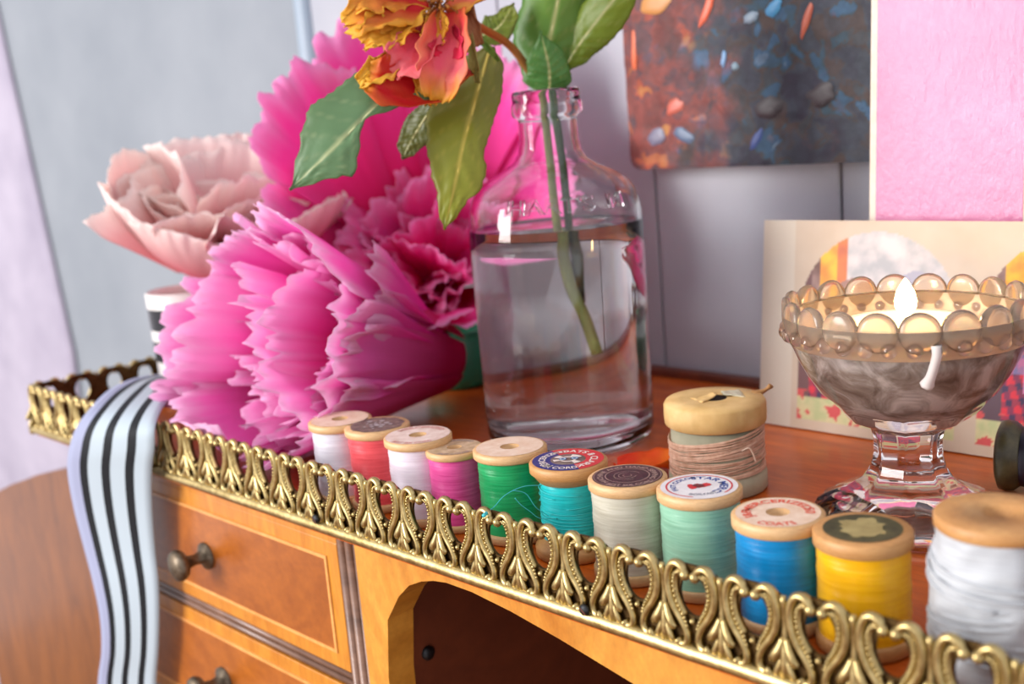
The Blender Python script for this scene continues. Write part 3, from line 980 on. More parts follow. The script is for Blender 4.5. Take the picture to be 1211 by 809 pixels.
leaf_obj(rose, [(-0.3481, 0.3006, 0.171), (-0.3478, 0.2824, 0.158), (-0.3527, 0.2661, 0.1449), (-0.3607, 0.2544, 0.1334), (-0.3734, 0.2452, 0.1217)],
         px([(0, 4), (0.06, 38), (0.2, 42), (0.33, 20), (0.47, 3), (0.53, 9), (0.60, 24), (0.71, 40), (0.76, 30), (0.85, 17), (1, 0.3)]),
         px([(0, 4), (0.06, 24), (0.2, 44), (0.43, 52), (0.62, 60), (0.75, 46), (0.85, 27), (1, 0.3)]), NV,
         (112, 150, 104), (98, 134, 90), (84, 112, 66), label='broad grey-green leaf with a bitten edge', vein=(196, 204, 150))
leaf_obj(rose, [(-0.3463, 0.332, 0.1713), (-0.3372, 0.3142, 0.1526), (-0.3317, 0.3002, 0.1351), (-0.3307, 0.2918, 0.1179), (-0.3343, 0.2877, 0.1014)],
         px([(0, 6), (0.1, 24), (0.25, 30), (0.42, 28), (0.55, 26), (0.64, 34), (0.74, 32), (0.82, 18), (0.9, 12), (1, 0.3)]),
         px([(0, 6), (0.08, 34), (0.22, 52), (0.4, 56), (0.55, 46), (0.7, 33), (0.82, 19), (0.92, 12), (1, 0.3)]), NV,
         (118, 116, 46), (140, 146, 30), (120, 116, 28), label='olive green leaf hanging in front of the bottle', vein=(198, 178, 80))
leaf_obj(rose, [(-0.3578, 0.3361, 0.1758), (-0.3519, 0.3433, 0.1796), (-0.3483, 0.3498, 0.1888)], [(0, .003), (.4, .008), (.8, .004), (1, .0002)], [(0, .003), (.4, .007), (.8, .005), (1, .0002)], NV, (92, 124, 44), (128, 140, 40), (110, 120, 36))
leaf_obj(rose, [(-0.3485, 0.3010, 0.1500), (-0.3586, 0.2975, 0.1384), (-0.3644, 0.2945, 0.1290)], [(0, .004), (.4, .007), (.8, .004), (1, .0002)], [(0, .004), (.4, .007), (.8, .005), (1, .0002)], NV, (92, 104, 40), (98, 100, 40), (82, 84, 34))
def pet(spine, w_, base, mid, tip, seed, cup=0.35, crinkle=0.0022, nrm=NV, name='petal', ts=0.45, eg=0.9):
    sp = catmull(spine, 22)
    N = Vector(nrm).normalized()
    b_, m_, t_ = lin(base), lin(mid), lin(tip)
    rnd = random.Random(seed)
    sx = rnd.uniform(0, 50)
    def fn(u, v):
        i = int(round(v * 22))
        p = sp[i]
        t = (sp[min(22, i + 1)] - sp[max(0, i - 1)]).normalized()
        s = t.cross(N).normalized()
        side = u * 2 - 1
        ww = w_ * (0.35 + 0.65 * sin(pi * min(1, 0.12 + 0.78 * v))) * (1 + 0.16 * noise.noise((sx, side * 2, v * 5)))
        e = max(abs(side), v * 0.9)
        cr = crinkle * (0.25 + e ** 2)
        q = p + s * (side * ww) + N * (cup * ww * (side * side - 0.4))
        q += Vector((noise.noise((sx + side * 4, v * 6, 0)), noise.noise((sx, side * 4, v * 6 + 9)), noise.noise((side * 4 + 20, sx, v * 6)))) * cr
        if v > 0.8: q += N * (-(v - 0.8) * 0.02)
        g = 0.5 + 0.5 * noise.noise((sx + side * 2.2, v * 3, 4))
        k = max(abs(side) ** 2.4 * eg, (v - ts) / (1 - ts)) + (g - 0.5) * 0.5
        c = mixc(mixc(b_, m_, v * 1.6), t_, k)
        return q, c
    o = MB(); grid(o, fn, 18, 22, thick=0.0003)
    return o.build(name, M['dry_petal'], rose)
YE, YO, RD, DR, PK, OR_ = (244, 188, 62), (224, 150, 36), (206, 20, 32), (150, 8, 18), (232, 84, 112), (190, 92, 24)
pet([(-0.3464, 0.3002, 0.1894), (-0.3496, 0.2815, 0.1871), (-0.3561, 0.2657, 0.1817)], .0085, RD, RD, YE, 1, ts=0.5)
pet([(-0.3482, 0.2966, 0.1832), (-0.3488, 0.2796, 0.1787), (-0.3511, 0.2688, 0.1754)], .0072, DR, YO, YE, 2, 0.5)
pet([(-0.3441, 0.3002, 0.1822), (-0.3403, 0.2862, 0.1699), (-0.3421, 0.2744, 0.1630)], .0085, RD, PK, (240, 120, 120), 3, 0.55)
pet([(-0.3380, 0.3100, 0.1640), (-0.3415, 0.2921, 0.1575), (-0.3446, 0.2760, 0.1590), (-0.3476, 0.2672, 0.1625)], .0098, RD, RD, YO, 4, 0.35, 0.0014, ts=0.78, eg=0.25)
pet([(-0.3464, 0.284, 0.1675), (-0.3477, 0.2755, 0.1641), (-0.3511, 0.2660, 0.1600)], .0052, PK, YE, YE, 5, 0.6)
pet([(-0.3399, 0.3057, 0.1848), (-0.3303, 0.2935, 0.1687), (-0.3323, 0.2889, 0.1514)], .0098, (226, 60, 50), (238, 96, 122), YE, 6, 0.9, 0.0018, ts=0.66, eg=0.3)
pet([(-0.3385, 0.3020, 0.1780), (-0.3322, 0.2960, 0.1700), (-0.3318, 0.2940, 0.1640)], .0062, (150, 10, 30), (206, 16, 50), (238, 60, 100), 61, 0.9, 0.0012, eg=0.6)
pet([(-0.3429, 0.2974, 0.1667), (-0.3397, 0.291, 0.1586), (-0.34, 0.2886, 0.1504)], .0045, YO, YE, YE, 7, 0.7)
pet([(-0.3458, 0.3086, 0.191), (-0.3343, 0.3143, 0.1943), (-0.3316, 0.3197, 0.2036)], .009, RD, PK, YE, 8)
pet([(-0.3443, 0.303, 0.1917), (-0.3458, 0.297, 0.2018), (-0.348, 0.2891, 0.2081)], .010, RD, YO, YE, 9)
pet([(-0.3477, 0.2993, 0.1911), (-0.3513, 0.2817, 0.1935), (-0.3559, 0.269, 0.1905)], .009, RD, RD, YE, 10)
pet([(-0.3474, 0.2960, 0.1865), (-0.3470, 0.2850, 0.1800), (-0.3480, 0.2770, 0.1735)], .0065, OR_, YO, YE, 11, 0.6)
pet([(-0.3430, 0.3010, 0.1850), (-0.3380, 0.2955, 0.1770), (-0.3360, 0.2930, 0.1715)], .0050, OR_, YO, YE, 12, 0.6)
BRW = (126, 82, 44)
def strip(spine, w_, c1, c2, seed): pet(spine, w_, c1, c1, c2, seed, 0.6, 0.0008, name='sepal')
strip([(-0.3423, 0.312, 0.1896), (-0.3364, 0.3117, 0.1825), (-0.331, 0.3112, 0.1717)], .0032, (150, 96, 62), (176, 120, 80), 20)
strip([(-0.3399, 0.3126, 0.1829), (-0.3326, 0.3087, 0.1687), (-0.3343, 0.3112, 0.1575)], .0016, (146, 144, 70), (170, 160, 96), 21)
strip([(-0.3403, 0.3145, 0.1807), (-0.3326, 0.3166, 0.1701), (-0.3329, 0.3224, 0.1658)], .0012, (110, 150, 60), (130, 160, 70), 22)
mb = MB()
rnd = random.Random(77)
for i in range(46):
    d = Vector((rnd.uniform(-1, 1), rnd.uniform(-1, 0.2), rnd.uniform(-1, 0.6))).normalized()
    p0 = Vector((-0.3440, 0.3050, 0.1865))
    p1 = p0 + d * rnd.uniform(0.004, 0.009)
    tube(mb, [p0, p0.lerp(p1, 0.6) + Vector((0, 0, 0.001)), p1], 0.0003, 4)
    ball(mb, p1, 0.0007, 0, 5, 4)
mb.build('stamens', speckled('dried_stamens', (120, 64, 20), (196, 128, 40), 300, 0.6, 0), rose)

lv = thing('leafy_stem', 'green leafy stem rising from the bottle neck behind the dried rose', 'stem', (0, 0, 0))
mb = MB()
tube(mb, catmull([(-0.3400, 0.3640, 0.061), (-0.3395, 0.3640, 0.0944), (-0.3390, 0.3620, 0.1253), (-0.3385, 0.3590, 0.1480), (-0.3455, 0.3640, 0.1764), (-0.3501, 0.3672, 0.2045), (-0.352, 0.369, 0.235)], 40), 0.0019, 10, cols=lambda t: mixc(lin((70, 74, 44)), lin((46, 92, 44)), t * 1.5))
mb.build('stem', M['leaf'], lv)
G1, G2, G3 = (66, 128, 54), (120, 150, 44), (74, 120, 46)
leaf_obj(lv, [(-0.3410, 0.3570, 0.1500), (-0.3418, 0.3600, 0.165), (-0.337, 0.362, 0.1819), (-0.3307, 0.3664, 0.2084), (-0.325, 0.370, 0.232)], [(0, .003), (.12, .010), (.4, .0165), (.7, .014), (1, .0003)], [(0, .003), (.12, .009), (.4, .0145), (.7, .012), (1, .0003)], (0.7, -0.7, 0.1), G1, G2, G3, cup=0.4)
leaf_obj(lv, [(-0.3400, 0.3680, 0.1600), (-0.3330, 0.3695, 0.1680), (-0.3245, 0.3708, 0.1760), (-0.3061, 0.3722, 0.1905), (-0.293, 0.373, 0.200)], [(0, .002), (.25, .008), (.6, .0105), (1, .0003)], [(0, .002), (.25, .007), (.6, .010), (1, .0003)], (0.6, -0.75, 0.2), (110, 132, 40), (126, 150, 48), (100, 116, 36), cup=0.3)
leaf_obj(lv, [(-0.3372, 0.3554, 0.1500), (-0.3340, 0.3530, 0.1610), (-0.3345, 0.3500, 0.1760)], [(0, .004), (.3, .0105), (.65, .009), (1, .0004)], [(0, .004), (.3, .0095), (.65, .008), (1, .0004)], (0.7, -0.7, 0.1), (82, 140, 66), (90, 146, 70), (74, 120, 50), cup=0.35)

# ================================================================== PEONIES
def peony(name, label, base, mouth, R0, seed, outer_n, inner_n, cols, mat, open_=1.0, frill=1.0, jag=0.06, len_in=(0.8, 1.08), outer_len=(0.92, 1.1), group='peonies at the left end of the desk', wid=(0.018, 0.03), prof='cone', boost=None):
    """cols: (outside base, inside deep, middle, tip)"""
    t = thing(name, label, 'flower', (0, 0, 0), 0, group)
    B, Mo = Vector(base), Vector(mouth)
    ax = (Mo - B); Ln = ax.length; ax.normalize()
    e1 = ax.cross(Vector((0, 0, 1))).normalized(); e2 = e1.cross(ax)
    rnd = random.Random(seed)
    cb, ci, cm, ct = [lin(c) for c in cols]
    def place(x_, y_, z_):
        q = B + e1 * x_ + e2 * y_ + ax * z_
        if q.z < 0.0016: q.z = 0.0016 + 0.15 * abs(q.z)       # rests on the desk top
        if q.y < 0.2265 and q.z < 0.0268: q.z = 0.0268         # and on the rail of the gallery
        return q
    gain = boost or (lambda p_: 1.0)
    def rad(v):
        if prof == 'cone': return 0.33 + 0.67 * v
        if prof == 'open': return 0.22 + 0.78 * v ** 0.8 if v < 1 else 1.0 + 0.9 * (v - 1)
        return 0.30 + 0.70 * (1 - (1 - min(1, v)) ** 1.8) if v < 1 else 1.0 + 0.25 * (v - 1)
    # outer cup petals
    for i in range(outer_n):
        ph = 2 * pi * i / outer_n + rnd.uniform(-0.12, 0.12)
        hw = 2 * pi / outer_n * rnd.uniform(0.62, 0.8)
        ll = rnd.uniform(*outer_len)
        sx = rnd.uniform(0, 99)
        layer = 1.0 - 0.07 * (i % 2)
        ll *= gain(ph)
        nu, nv = 44, 18
        def fn(u, v):
            s = u * 2 - 1
            j = 1 + 0.55 * jag * noise.noise((sx + s * 5, 0, 3)) + 0.35 * jag * noise.noise((sx + s * 16, 7, 3)) + 0.22 * jag * noise.noise((sx + s * 40, 5, 3))
            env = (1 - 0.16 * abs(s) ** 2.5)
            vv = v * ll * j * env
            fr = frill * (v ** 3)
            r = R0 * layer * rad(vv) * open_ + fr * 0.0035 * noise.noise((sx + s * 4, v * 2, 1)) + frill * v ** 8 * 0.0020 * noise.noise((s * 11, sx, v))
            a = ph + hw * s * (0.75 + 0.25 * v)
            z = Ln * vv
            c = mixc(mixc(cb, cm, (v - 0.15) * 1.5), ct, (v - 0.86) * 8)
            return place(r * cos(a), r * sin(a), z), c
        mb = MB(); grid(mb, fn, nu, nv, thick=0.00025)
        mb.build('petal', mat, t)
    # inner frilled petals
    for i in range(inner_n):
        f = (i + 0.5) / inner_n
        rho = R0 * 0.88 * sqrt(f) * open_
        th = i * 2.39996 + rnd.uniform(-0.3, 0.3)
        ang = th + rnd.uniform(-0.7, 0.7)
        w_ = rnd.uniform(*wid)
        ll = rnd.uniform(*len_in) * (1 - 0.10 * f)
        sx = rnd.uniform(0, 99)
        fold = rnd.uniform(0.3, 1.0) * rnd.choice((-1, 1, 1))
        lean = rnd.uniform(0.0, 0.010)
        nu, nv = 40, 14
        def fn(u, v):
            s = u * 2 - 1
            j = 1 + 0.8 * jag * noise.noise((sx + s * 5, 0, 3)) + 0.5 * jag * noise.noise((sx + s * 16, 7, 3)) + 0.35 * jag * noise.noise((sx + s * 40, 5, 3))
            vv = v * ll * j * (1 - 0.10 * abs(s) ** 3)
            k = 0.28 + 0.72 * vv
            cx_, cy_ = rho * k * cos(th), rho * k * sin(th)
            wv = w_ * (0.25 + 0.75 * min(1, v * 1.3))
            fr = frill * v ** 2.5
            off = fold * 0.45 * w_ * (s * s - 0.4) + fr * 0.0052 * noise.noise((sx + s * 3.4, v * 2, 1)) + frill * v ** 5 * 0.0030 * noise.noise((s * 8, sx, v * 2))
            tx, ty = -sin(ang), cos(ang)
            nx, ny = cos(ang), sin(ang)
            x_ = cx_ + tx * s * wv + nx * (off + lean * v * v)
            y_ = cy_ + ty * s * wv + ny * (off + lean * v * v)
            c = mixc(mixc(ci, cm, (v - 0.3) * 1.6), ct, (v - 0.70) * 3.2)
            return place(x_, y_, Ln * (0.05 + 0.95 * vv)), c
        mb = MB(); grid(mb, fn, nu, nv, thick=0.0002)
        mb.build('petal', mat, t)
    # calyx
    mb = MB()
    pts = [B - ax * 0.002, B + ax * 0.004]
    tube(mb, [B - ax * 0.010, B - ax * 0.003, B + ax * 0.006], lambda q: R0 * (0.06 + 0.22 * q), 14)
    mb.build('calyx', plain('calyx_' + name, cols[0], 0.7), t)
    return t, place, R0, Ln

peony('paper_peony', 'big hot pink paper peony lying on its side, nearest, in front of the other flowers',
      (-0.4412, 0.3680, 0.0240), (-0.4140, 0.2385, 0.0610), 0.0550, 3, 6, 26,
      ((224, 44, 116), (255, 64, 196), (255, 128, 216), (255, 214, 241)), M['crepe'], frill=1.15, jag=0.11, len_in=(0.58, 1.10), outer_len=(0.94, 1.04), wid=(0.020, 0.036))
peony('paper_peony', 'hot pink paper peony opening upward, between the front peony and the bottle',
      (-0.4950, 0.4160, 0.0580), (-0.4470, 0.3700, 0.1030), 0.071, 11, 9, 24,
      ((230, 26, 110), (255, 56, 168), (255, 100, 196), (255, 184, 228)), M['crepe'], frill=1.3, jag=0.11, len_in=(0.45, 0.85), outer_len=(0.90, 1.12), wid=(0.016, 0.032), prof='open',
      boost=lambda p_: 1.0 + 0.62 * max(0, cos(p_ - 1.15)) ** 2 + 0.25 * max(0, cos(p_ - 3.9)) - 0.10 * max(0, cos(p_ + 0.3)) ** 3)
peony('pale_peony', 'pale blush and cream peony in the striped vase at the far left',
      (-0.5640, 0.3220, 0.0720), (-0.5430, 0.3180, 0.1250), 0.064, 21, 9, 22,
      ((248, 120, 142), (252, 196, 196), (254, 226, 222), (255, 242, 236)), M['soft_petal'], frill=0.7, jag=0.05, len_in=(0.7, 1.15), outer_len=(0.75, 1.1), wid=(0.024, 0.038), prof='cup')

# vase of the pale peony
M['ceramic_w'] = plain('white_ceramic', (228, 226, 220), 0.2)
M['ceramic_b'] = plain('black_ceramic', (26, 24, 30), 0.2)
vs_ = thing('striped_vase', 'small black and white banded vase under the pale peony', 'vase', (-0.5725, 0.3030, 0.0002))
lathe_prof = [(0.0, 0.0), (0.019, 0.0), (0.021, 0.002), (0.022, 0.014), (0.0222, 0.0145), (0.0225, 0.026), (0.0227, 0.0265), (0.023, 0.038), (0.0232, 0.0385), (0.0232, 0.044), (0.0232, 0.0445), (0.0236, 0.056), (0.0238, 0.064), (0.0224, 0.0645), (0.0212, 0.060), (0.021, 0.004), (0.0, 0.003)]
mb = MB(); lathe(mb, lathe_prof, 48)
# dark bands
i_b = 0
for fi in range(len(mb.f)):
    seg = fi // 48
    if seg in (2, 6, 9, 10): mb.mi[fi] = 1
mb.build('vase_body', [M['ceramic_w'], M['ceramic_b']], vs_)

pt = thing('green_pot', 'little teal green pot behind the front peony, left of the bottle', 'pot', (-0.4630, 0.3980, 0.0002))
mb = MB(); lathe(mb, [(0.0, 0.0), (0.013, 0.0), (0.0165, 0.0015), (0.0185, 0.008), (0.0185, 0.018), (0.0165, 0.026), (0.0155, 0.029), (0.0165, 0.031), (0.0150, 0.0312), (0.0142, 0.028), (0.0, 0.024)], 40)
mb.build('pot_body', speckled('teal_glaze', (20, 110, 80), (44, 140, 104), 40, 0.35, 0.02), pt)

# dried blossom glimpsed in the gap between the peonies
gp = thing('dried_blossom', 'crumpled brown and orange dried blossom glimpsed between the three peonies', 'flower', (-0.5241, 0.3658, 0.0890))
rnd = random.Random(9)
for i in range(12):
    d = Vector((rnd.uniform(-1, 1), rnd.uniform(-1, 0.4), rnd.uniform(-1, 1))).normalized()
    sx = rnd.uniform(0, 90)
    c1 = lin(rnd.choice(((150, 60, 40), (120, 50, 44), (214, 120, 60), (190, 60, 30))))
    sd = d.cross(Vector((0.2, 0.4, 1))).normalized(); nn = sd.cross(d)
    def fn(u, v):
        s = u * 2 - 1
        q = d * (0.004 + 0.018 * v) + sd * (s * 0.008 * sin(pi * (0.15 + 0.8 * v))) + nn * (0.003 * noise.noise((sx + s * 3, v * 4, 0)) + 0.003 * s * s)
        return q, mixc(c1, lin((226, 140, 80)), max(0, v - 0.6) + 0.4 * abs(s) ** 3)
    mb = MB(); grid(mb, fn, 8, 10, thick=0.0003); mb.build('petal', M['dry_petal'], gp)
mb = MB(); tube(mb, catmull([(0, 0, 0), (0.006, 0.012, -0.03), (0.004, 0.02, -0.06), (0.0, 0.03, -0.0885)], 16), 0.0012, 7); mb.build('stem', plain('dry_stem', (110, 90, 50), 0.7), gp)

# fallen petal
fp = MB()
def fn(u, v):
    s = u * 2 - 1
    x_, y_ = 0.026 * (v - 0.5), s * 0.012 * sin(pi * (0.1 + 0.8 * v))
    return (x_, y_, 0.0022 + 0.004 * s * s + 0.002 * noise.noise((u * 3, v * 4, 2)) + 0.003 * v * v), mixc(lin((232, 60, 24)), lin((240, 130, 30)), v * 1.2 - 0.2 + 0.4 * noise.noise((u * 4, v * 4, 8)))
grid(fp, fn, 14, 16, thick=0.0003)
o = fp.build('fallen_petal', M['dry_petal'], None, (-0.2735, 0.3285, 0.0002), (0, 0, 0.5)); tag(o, 'fallen orange-red petal on the desk beside the twine bobbin', 'petal')

# ================================================================== STRIPED RIBBON
t = NT('striped_ribbon_weave')
a = t.n('ShaderNodeAttribute', attribute_name='Col')
t.color(a.outputs[0]); t.set(Roughness=0.6, Specular_IOR_Level=0.2)
n = t.n('ShaderNodeTexWave', bands_direction='Y'); n.inputs['Scale'].default_value = 260; t.l(t.coord('UV', (1, 8, 1)), n.inputs['Vector'])
t.bump(n.outputs['Fac'], 0.08, 0.0003)
ribL = [(-0.5850, 0.305, 0.0060), (-0.5800, 0.285, 0.0180), (-0.5600, 0.2600, 0.0245), (-0.5324, 0.2320, 0.0275), (-0.5112, 0.2108, 0.0245), (-0.5136, 0.204, 0.016), (-0.5183, 0.2015, 0.0057), (-0.5235, 0.2015, -0.0056), (-0.5270, 0.2030, -0.0246), (-0.5250, 0.204, -0.0455), (-0.5212, 0.204, -0.0616), (-0.5198, 0.204, -0.0788), (-0.5246, 0.204, -0.098), (-0.5378, 0.204, -0.125), (-0.545, 0.206, -0.17), (-0.54, 0.206, -0.23)]
ribR = [(-0.5550, 0.305, 0.0060), (-0.5350, 0.275, 0.0200), (-0.5050, 0.2520, 0.0295), (-0.4772, 0.235, 0.0294), (-0.4609, 0.222, 0.0283), (-0.4512, 0.2135, 0.0241), (-0.4524, 0.2125, 0.015), (-0.4608, 0.2135, 0.0018), (-0.4690, 0.2150, -0.0168), (-0.4745, 0.216, -0.0378), (-0.4763, 0.216, -0.0548), (-0.4809, 0.216, -0.0728), (-0.4875, 0.216, -0.0919), (-0.4976, 0.216, -0.1171), (-0.507, 0.216, -0.16), (-0.505, 0.216, -0.22)]
NL, NR = catmull(ribL, 90), catmull(ribR, 90)
WH, BK, LI = lin((172, 186, 194)), lin((12, 17, 23)), lin((150, 156, 182))
BOUND = [0.156, 0.255, 0.42, 0.525, 0.70, 0.805]
def rib_fn(u, v):
    i = int(round(v * 90))
    p = NL[i].lerp(NR[i], u)
    k = sum(u >= e for e in BOUND)
    dark = 1 if k in (1, 3, 5) else 0
    c = BK if dark else (LI if k == 0 else WH)
    return p, c
rb = MB()
NU = 70
edges_u = []
# stripe edges stay crisp: columns doubled at each boundary
us = []
for k in range(7):
    a0, b0 = ([0] + BOUND)[k], (BOUND + [1])[k]
    us += [a0 + 1e-5, a0 + (b0 - a0) * .5, b0 - 1e-5]
vs, cc, uv, fs = [], [], [], []
for i in range(91):
    for u in us:
        p, c = rib_fn(u, i / 90)
        vs.append(p); cc.append(c); uv.append((u, i / 90))
w_ = len(us)
for i in range(90):
    for j in range(w_ - 1):
        q = i * w_ + j
        fs.append((q, q + w_, q + w_ + 1, q + 1))
rb.add(vs, fs, 0, cols=cc, uvs=uv)
o = rb.build('striped_ribbon', t.m)
md = o.modifiers.new('thickness', 'SOLIDIFY'); md.thickness = 0.0005
tag(o, 'black and white striped ribbon draped over the brass gallery corner', 'ribbon')

# ================================================================== CANDLE IN PRESSED GLASS COMPOTE
CX, CY = -0.1702, 0.3372
cp = thing('glass_compote', 'footed pressed glass bowl with beaded rim holding the lit candle', 'candle holder', (CX, CY, 0.0002), VIEW)
def oct_(th):
    q = ((th + pi / 8) % (pi / 4)) - pi / 8
    return cos(pi / 8) / cos(q)
def rf_out(th, r, z):
    if z < 0.0105:
        return r * (1 + 0.030 * abs(sin(th * 10))) if z < 0.0085 and r > 0.02 else r
    if z < 0.0425: return r * (1 + (oct_(th) - 0.96) * 1.0)
    return r
co = [(0.0, 0.0030), (0.020, 0.0015), (0.0280, 0.0), (0.0298, 0.0010), (0.0302, 0.0032), (0.0290, 0.0056), (0.0245, 0.0084), (0.0190, 0.0110), (0.0140, 0.0145), (0.0115, 0.0185), (0.0104, 0.0230), (0.0104, 0.0285), (0.0112, 0.0315), (0.0118, 0.0330), (0.0150, 0.0345), (0.0200, 0.0368), (0.0222, 0.0395), (0.0240, 0.0418), (0.0275, 0.0452), (0.0316, 0.0515), (0.0344, 0.0570), (0.0358, 0.0604), (0.0371, 0.0630), (0.0381, 0.0664), (0.0385, 0.0696), (0.0380, 0.0711)]
ci = [(0.0364, 0.0709), (0.0360, 0.0664), (0.0346, 0.0622), (0.0322, 0.0570), (0.0284, 0.0508), (0.0235, 0.0455), (0.0180, 0.0430), (0.0100, 0.0420), (0.0, 0.0418)]
def rf_all(th, r, z): return rf_out(th, r, z)
mb = MB(); lathe(mb, co, 80, rf=rf_all)
nco = len(mb.v)
lathe(mb, ci, 80)
# join rim between outer and inner walls
rim_o = (len(co) - 1) * 80
for k in range(80):
    l = (k + 1) % 80
    mb.f.append((rim_o + k, rim_o + l, nco + l, nco + k)); mb.mi.append(0); mb.sm.append(True)
mb.build('bowl', M['bowl_glass'], cp)
bead = MB(); lathe(bead, [(0.0001, -0.0016), (0.0040, -0.0016), (0.0056, -0.0012), (0.0061, 0.0), (0.0056, 0.0012), (0.0040, 0.0016), (0.0001, 0.0016)], 28)
bead = bead.mesh('rim_bead', [M['bead_glass']])
bump = MB(); ball(bump, (0, 0, 0), 0.0026, 0, 14, 10); bump = bump.mesh('small_bead', [M['bowl_glass']])
for k in range(20):
    a = 2 * pi * k / 20 + 0.08
    o = link('rim_bead', bead, cp, (0.0371 * cos(a), 0.0371 * sin(a), 0.0709), (pi / 2, 0, a + pi / 2))
for k in range(34):
    a = 2 * pi * k / 34
    link('small_bead', bump, cp, (0.0374 * cos(a), 0.0374 * sin(a), 0.0658))
t = NT('grey_candle_wax')
n = t.noise(t.coord('Object'), 90, 5, 0.6, 1.0)
t.color(t.ramp(n.outputs[0], [(0.32, lin((112, 98, 86))), (0.46, lin((164, 150, 138))), (0.62, lin((222, 214, 206)))]))
t.set(Roughness=0.5); t.set(Subsurface_Weight=0.15, Subsurface_Radius=(0.004, 0.003, 0.002), Subsurface_Scale=0.5)
cd = thing('candle', 'lit white candle and old grey wax filling the beaded glass bowl', 'candle', (CX, CY, 0.0002), VIEW)
mb = MB()
lathe(mb, [(0.0, 0.0424), (0.0101, 0.0418), (0.0182, 0.0428), (0.0238, 0.0452), (0.0288, 0.0506), (0.0326, 0.0569), (0.0348, 0.0620), (0.0338, 0.0624), (0.0310, 0.0600), (0.024, 0.0590), (0.0, 0.0588)], 56, rf=lambda th, r, z: r * (1 + (0.006 * noise.noise((cos(th) * 4, sin(th) * 4, z * 200)) + 0.004 if r > 0.012 else 0)))
mb.build('old_wax', t.m, cd)
t = NT('thin_wax_film')
t.set(Base_Color=lin((246, 226, 204)), Roughness=0.5, Transmission_Weight=0.55, IOR=1.2)
mb = MB(); lathe(mb, [(0.0341, 0.0606), (0.0361, 0.0664), (0.0364, 0.0704), (0.0361, 0.0704), (0.0357, 0.0664), (0.0338, 0.0608)], 64, closed=True)
mb.build('wax_film', t.m, cd)
t = NT('white_candle_wax')
t.set(Base_Color=lin((248, 236, 214)), Roughness=0.4, Subsurface_Weight=0.5, Subsurface_Radius=(0.01, 0.006, 0.003), Subsurface_Scale=0.6)
mb = MB(); lathe(mb, [(0.0, 0.0580), (0.0196, 0.0580), (0.0202, 0.0590), (0.0202, 0.0668), (0.0196, 0.0676), (0.0180, 0.0672), (0.012, 0.0668), (0.0, 0.0666)], 48)
mb.build('candle_wax', t.m, cd)
mb = MB(); tube(mb, [(0, 0, 0.0664), (0.0003, 0, 0.0688), (0.0008, 0.0002, 0.0705)], 0.0006, 7); mb.build('wick', plain('burnt_wick', (24, 18, 14), 0.9), cd)
t = NT('candle_flame')
em = t.n('ShaderNodeEmission'); em.inputs[0].default_value = (1.0, 0.62, 0.22, 1); em.inputs[1].default_value = 60.0
t.l(em.outputs[0], t.out.inputs[0])
mb = MB(); lathe(mb, [(0.0002, 0.0686), (0.0018, 0.0696), (0.0032, 0.0718), (0.0035, 0.0738), (0.0028, 0.0768), (0.0014, 0.0795), (0.0002, 0.0812)], 18)
mb.build('flame', t.m, cd)
pl = bpy.data.lights.new('candle_glow', 'POINT'); pl.energy = 0.85; pl.color = (1.0, 0.58, 0.24); pl.shadow_soft_size = 0.003
po = bpy.data.objects.new('candle_glow', pl); C.objects.link(po); po.location = (CX, CY, 0.0765)
# wax drips on the outside of the bowl
dm = plain('dripped_wax', (214, 206, 200), 0.45)
mb = MB()
a = radians(-97)
tube(mb, catmull([(0.0386 * cos(a), 0.0386 * sin(a), 0.0672), (0.0388 * cos(a), 0.0388 * sin(a), 0.0640), (0.0368 * cos(a - .03), 0.0368 * sin(a - .03), 0.0580), (0.0345 * cos(a - .05), 0.0345 * sin(a - .05), 0.0548)], 16), lambda q: 0.0010 + 0.0012 * q ** 4 + 0.0006 * (1 - q), 8)
mb.build('wax_drip', dm, cd)

# ================================================================== DARK BOBBIN at the right edge
db = thing('dark_bobbin', 'dark olive and black bobbin lying on its side before the picture card', 'bobbin', (-0.1588, 0.3810, 0.0127), 0)
DK = speckled('dark_olive_lacquer', (40, 38, 22), (84, 78, 48), 200, 0.35, 0.1)
mb = MB(); lathe(mb, [(0.0, 0.0), (0.0095, 0.0), (0.0120, 0.001), (0.0124, 0.003), (0.0120, 0.0055), (0.0104, 0.0075), (0.0100, 0.0085), (0.0, 0.0085)], 40)
mb.build('flange', DK, db, (0, 0, 0), (0, pi / 2, radians(12)))
mb = MB(); lathe(mb, [(0.0104, 0.008), (0.0106, 0.009), (0.0106, 0.034), (0.0, 0.034)], 40)
mb.build('barrel', plain('navy_black_thread', (20, 22, 40), 0.4), db, (0, 0, 0), (0, pi / 2, radians(12)))
mb = MB(); lathe(mb, [(0.0, 0.034), (0.0100, 0.034), (0.0104, 0.035), (0.0122, 0.0375), (0.0122, 0.0405), (0.0, 0.042)], 40)
mb.build('flange', DK, db, (0, 0, 0), (0, pi / 2, radians(12)))

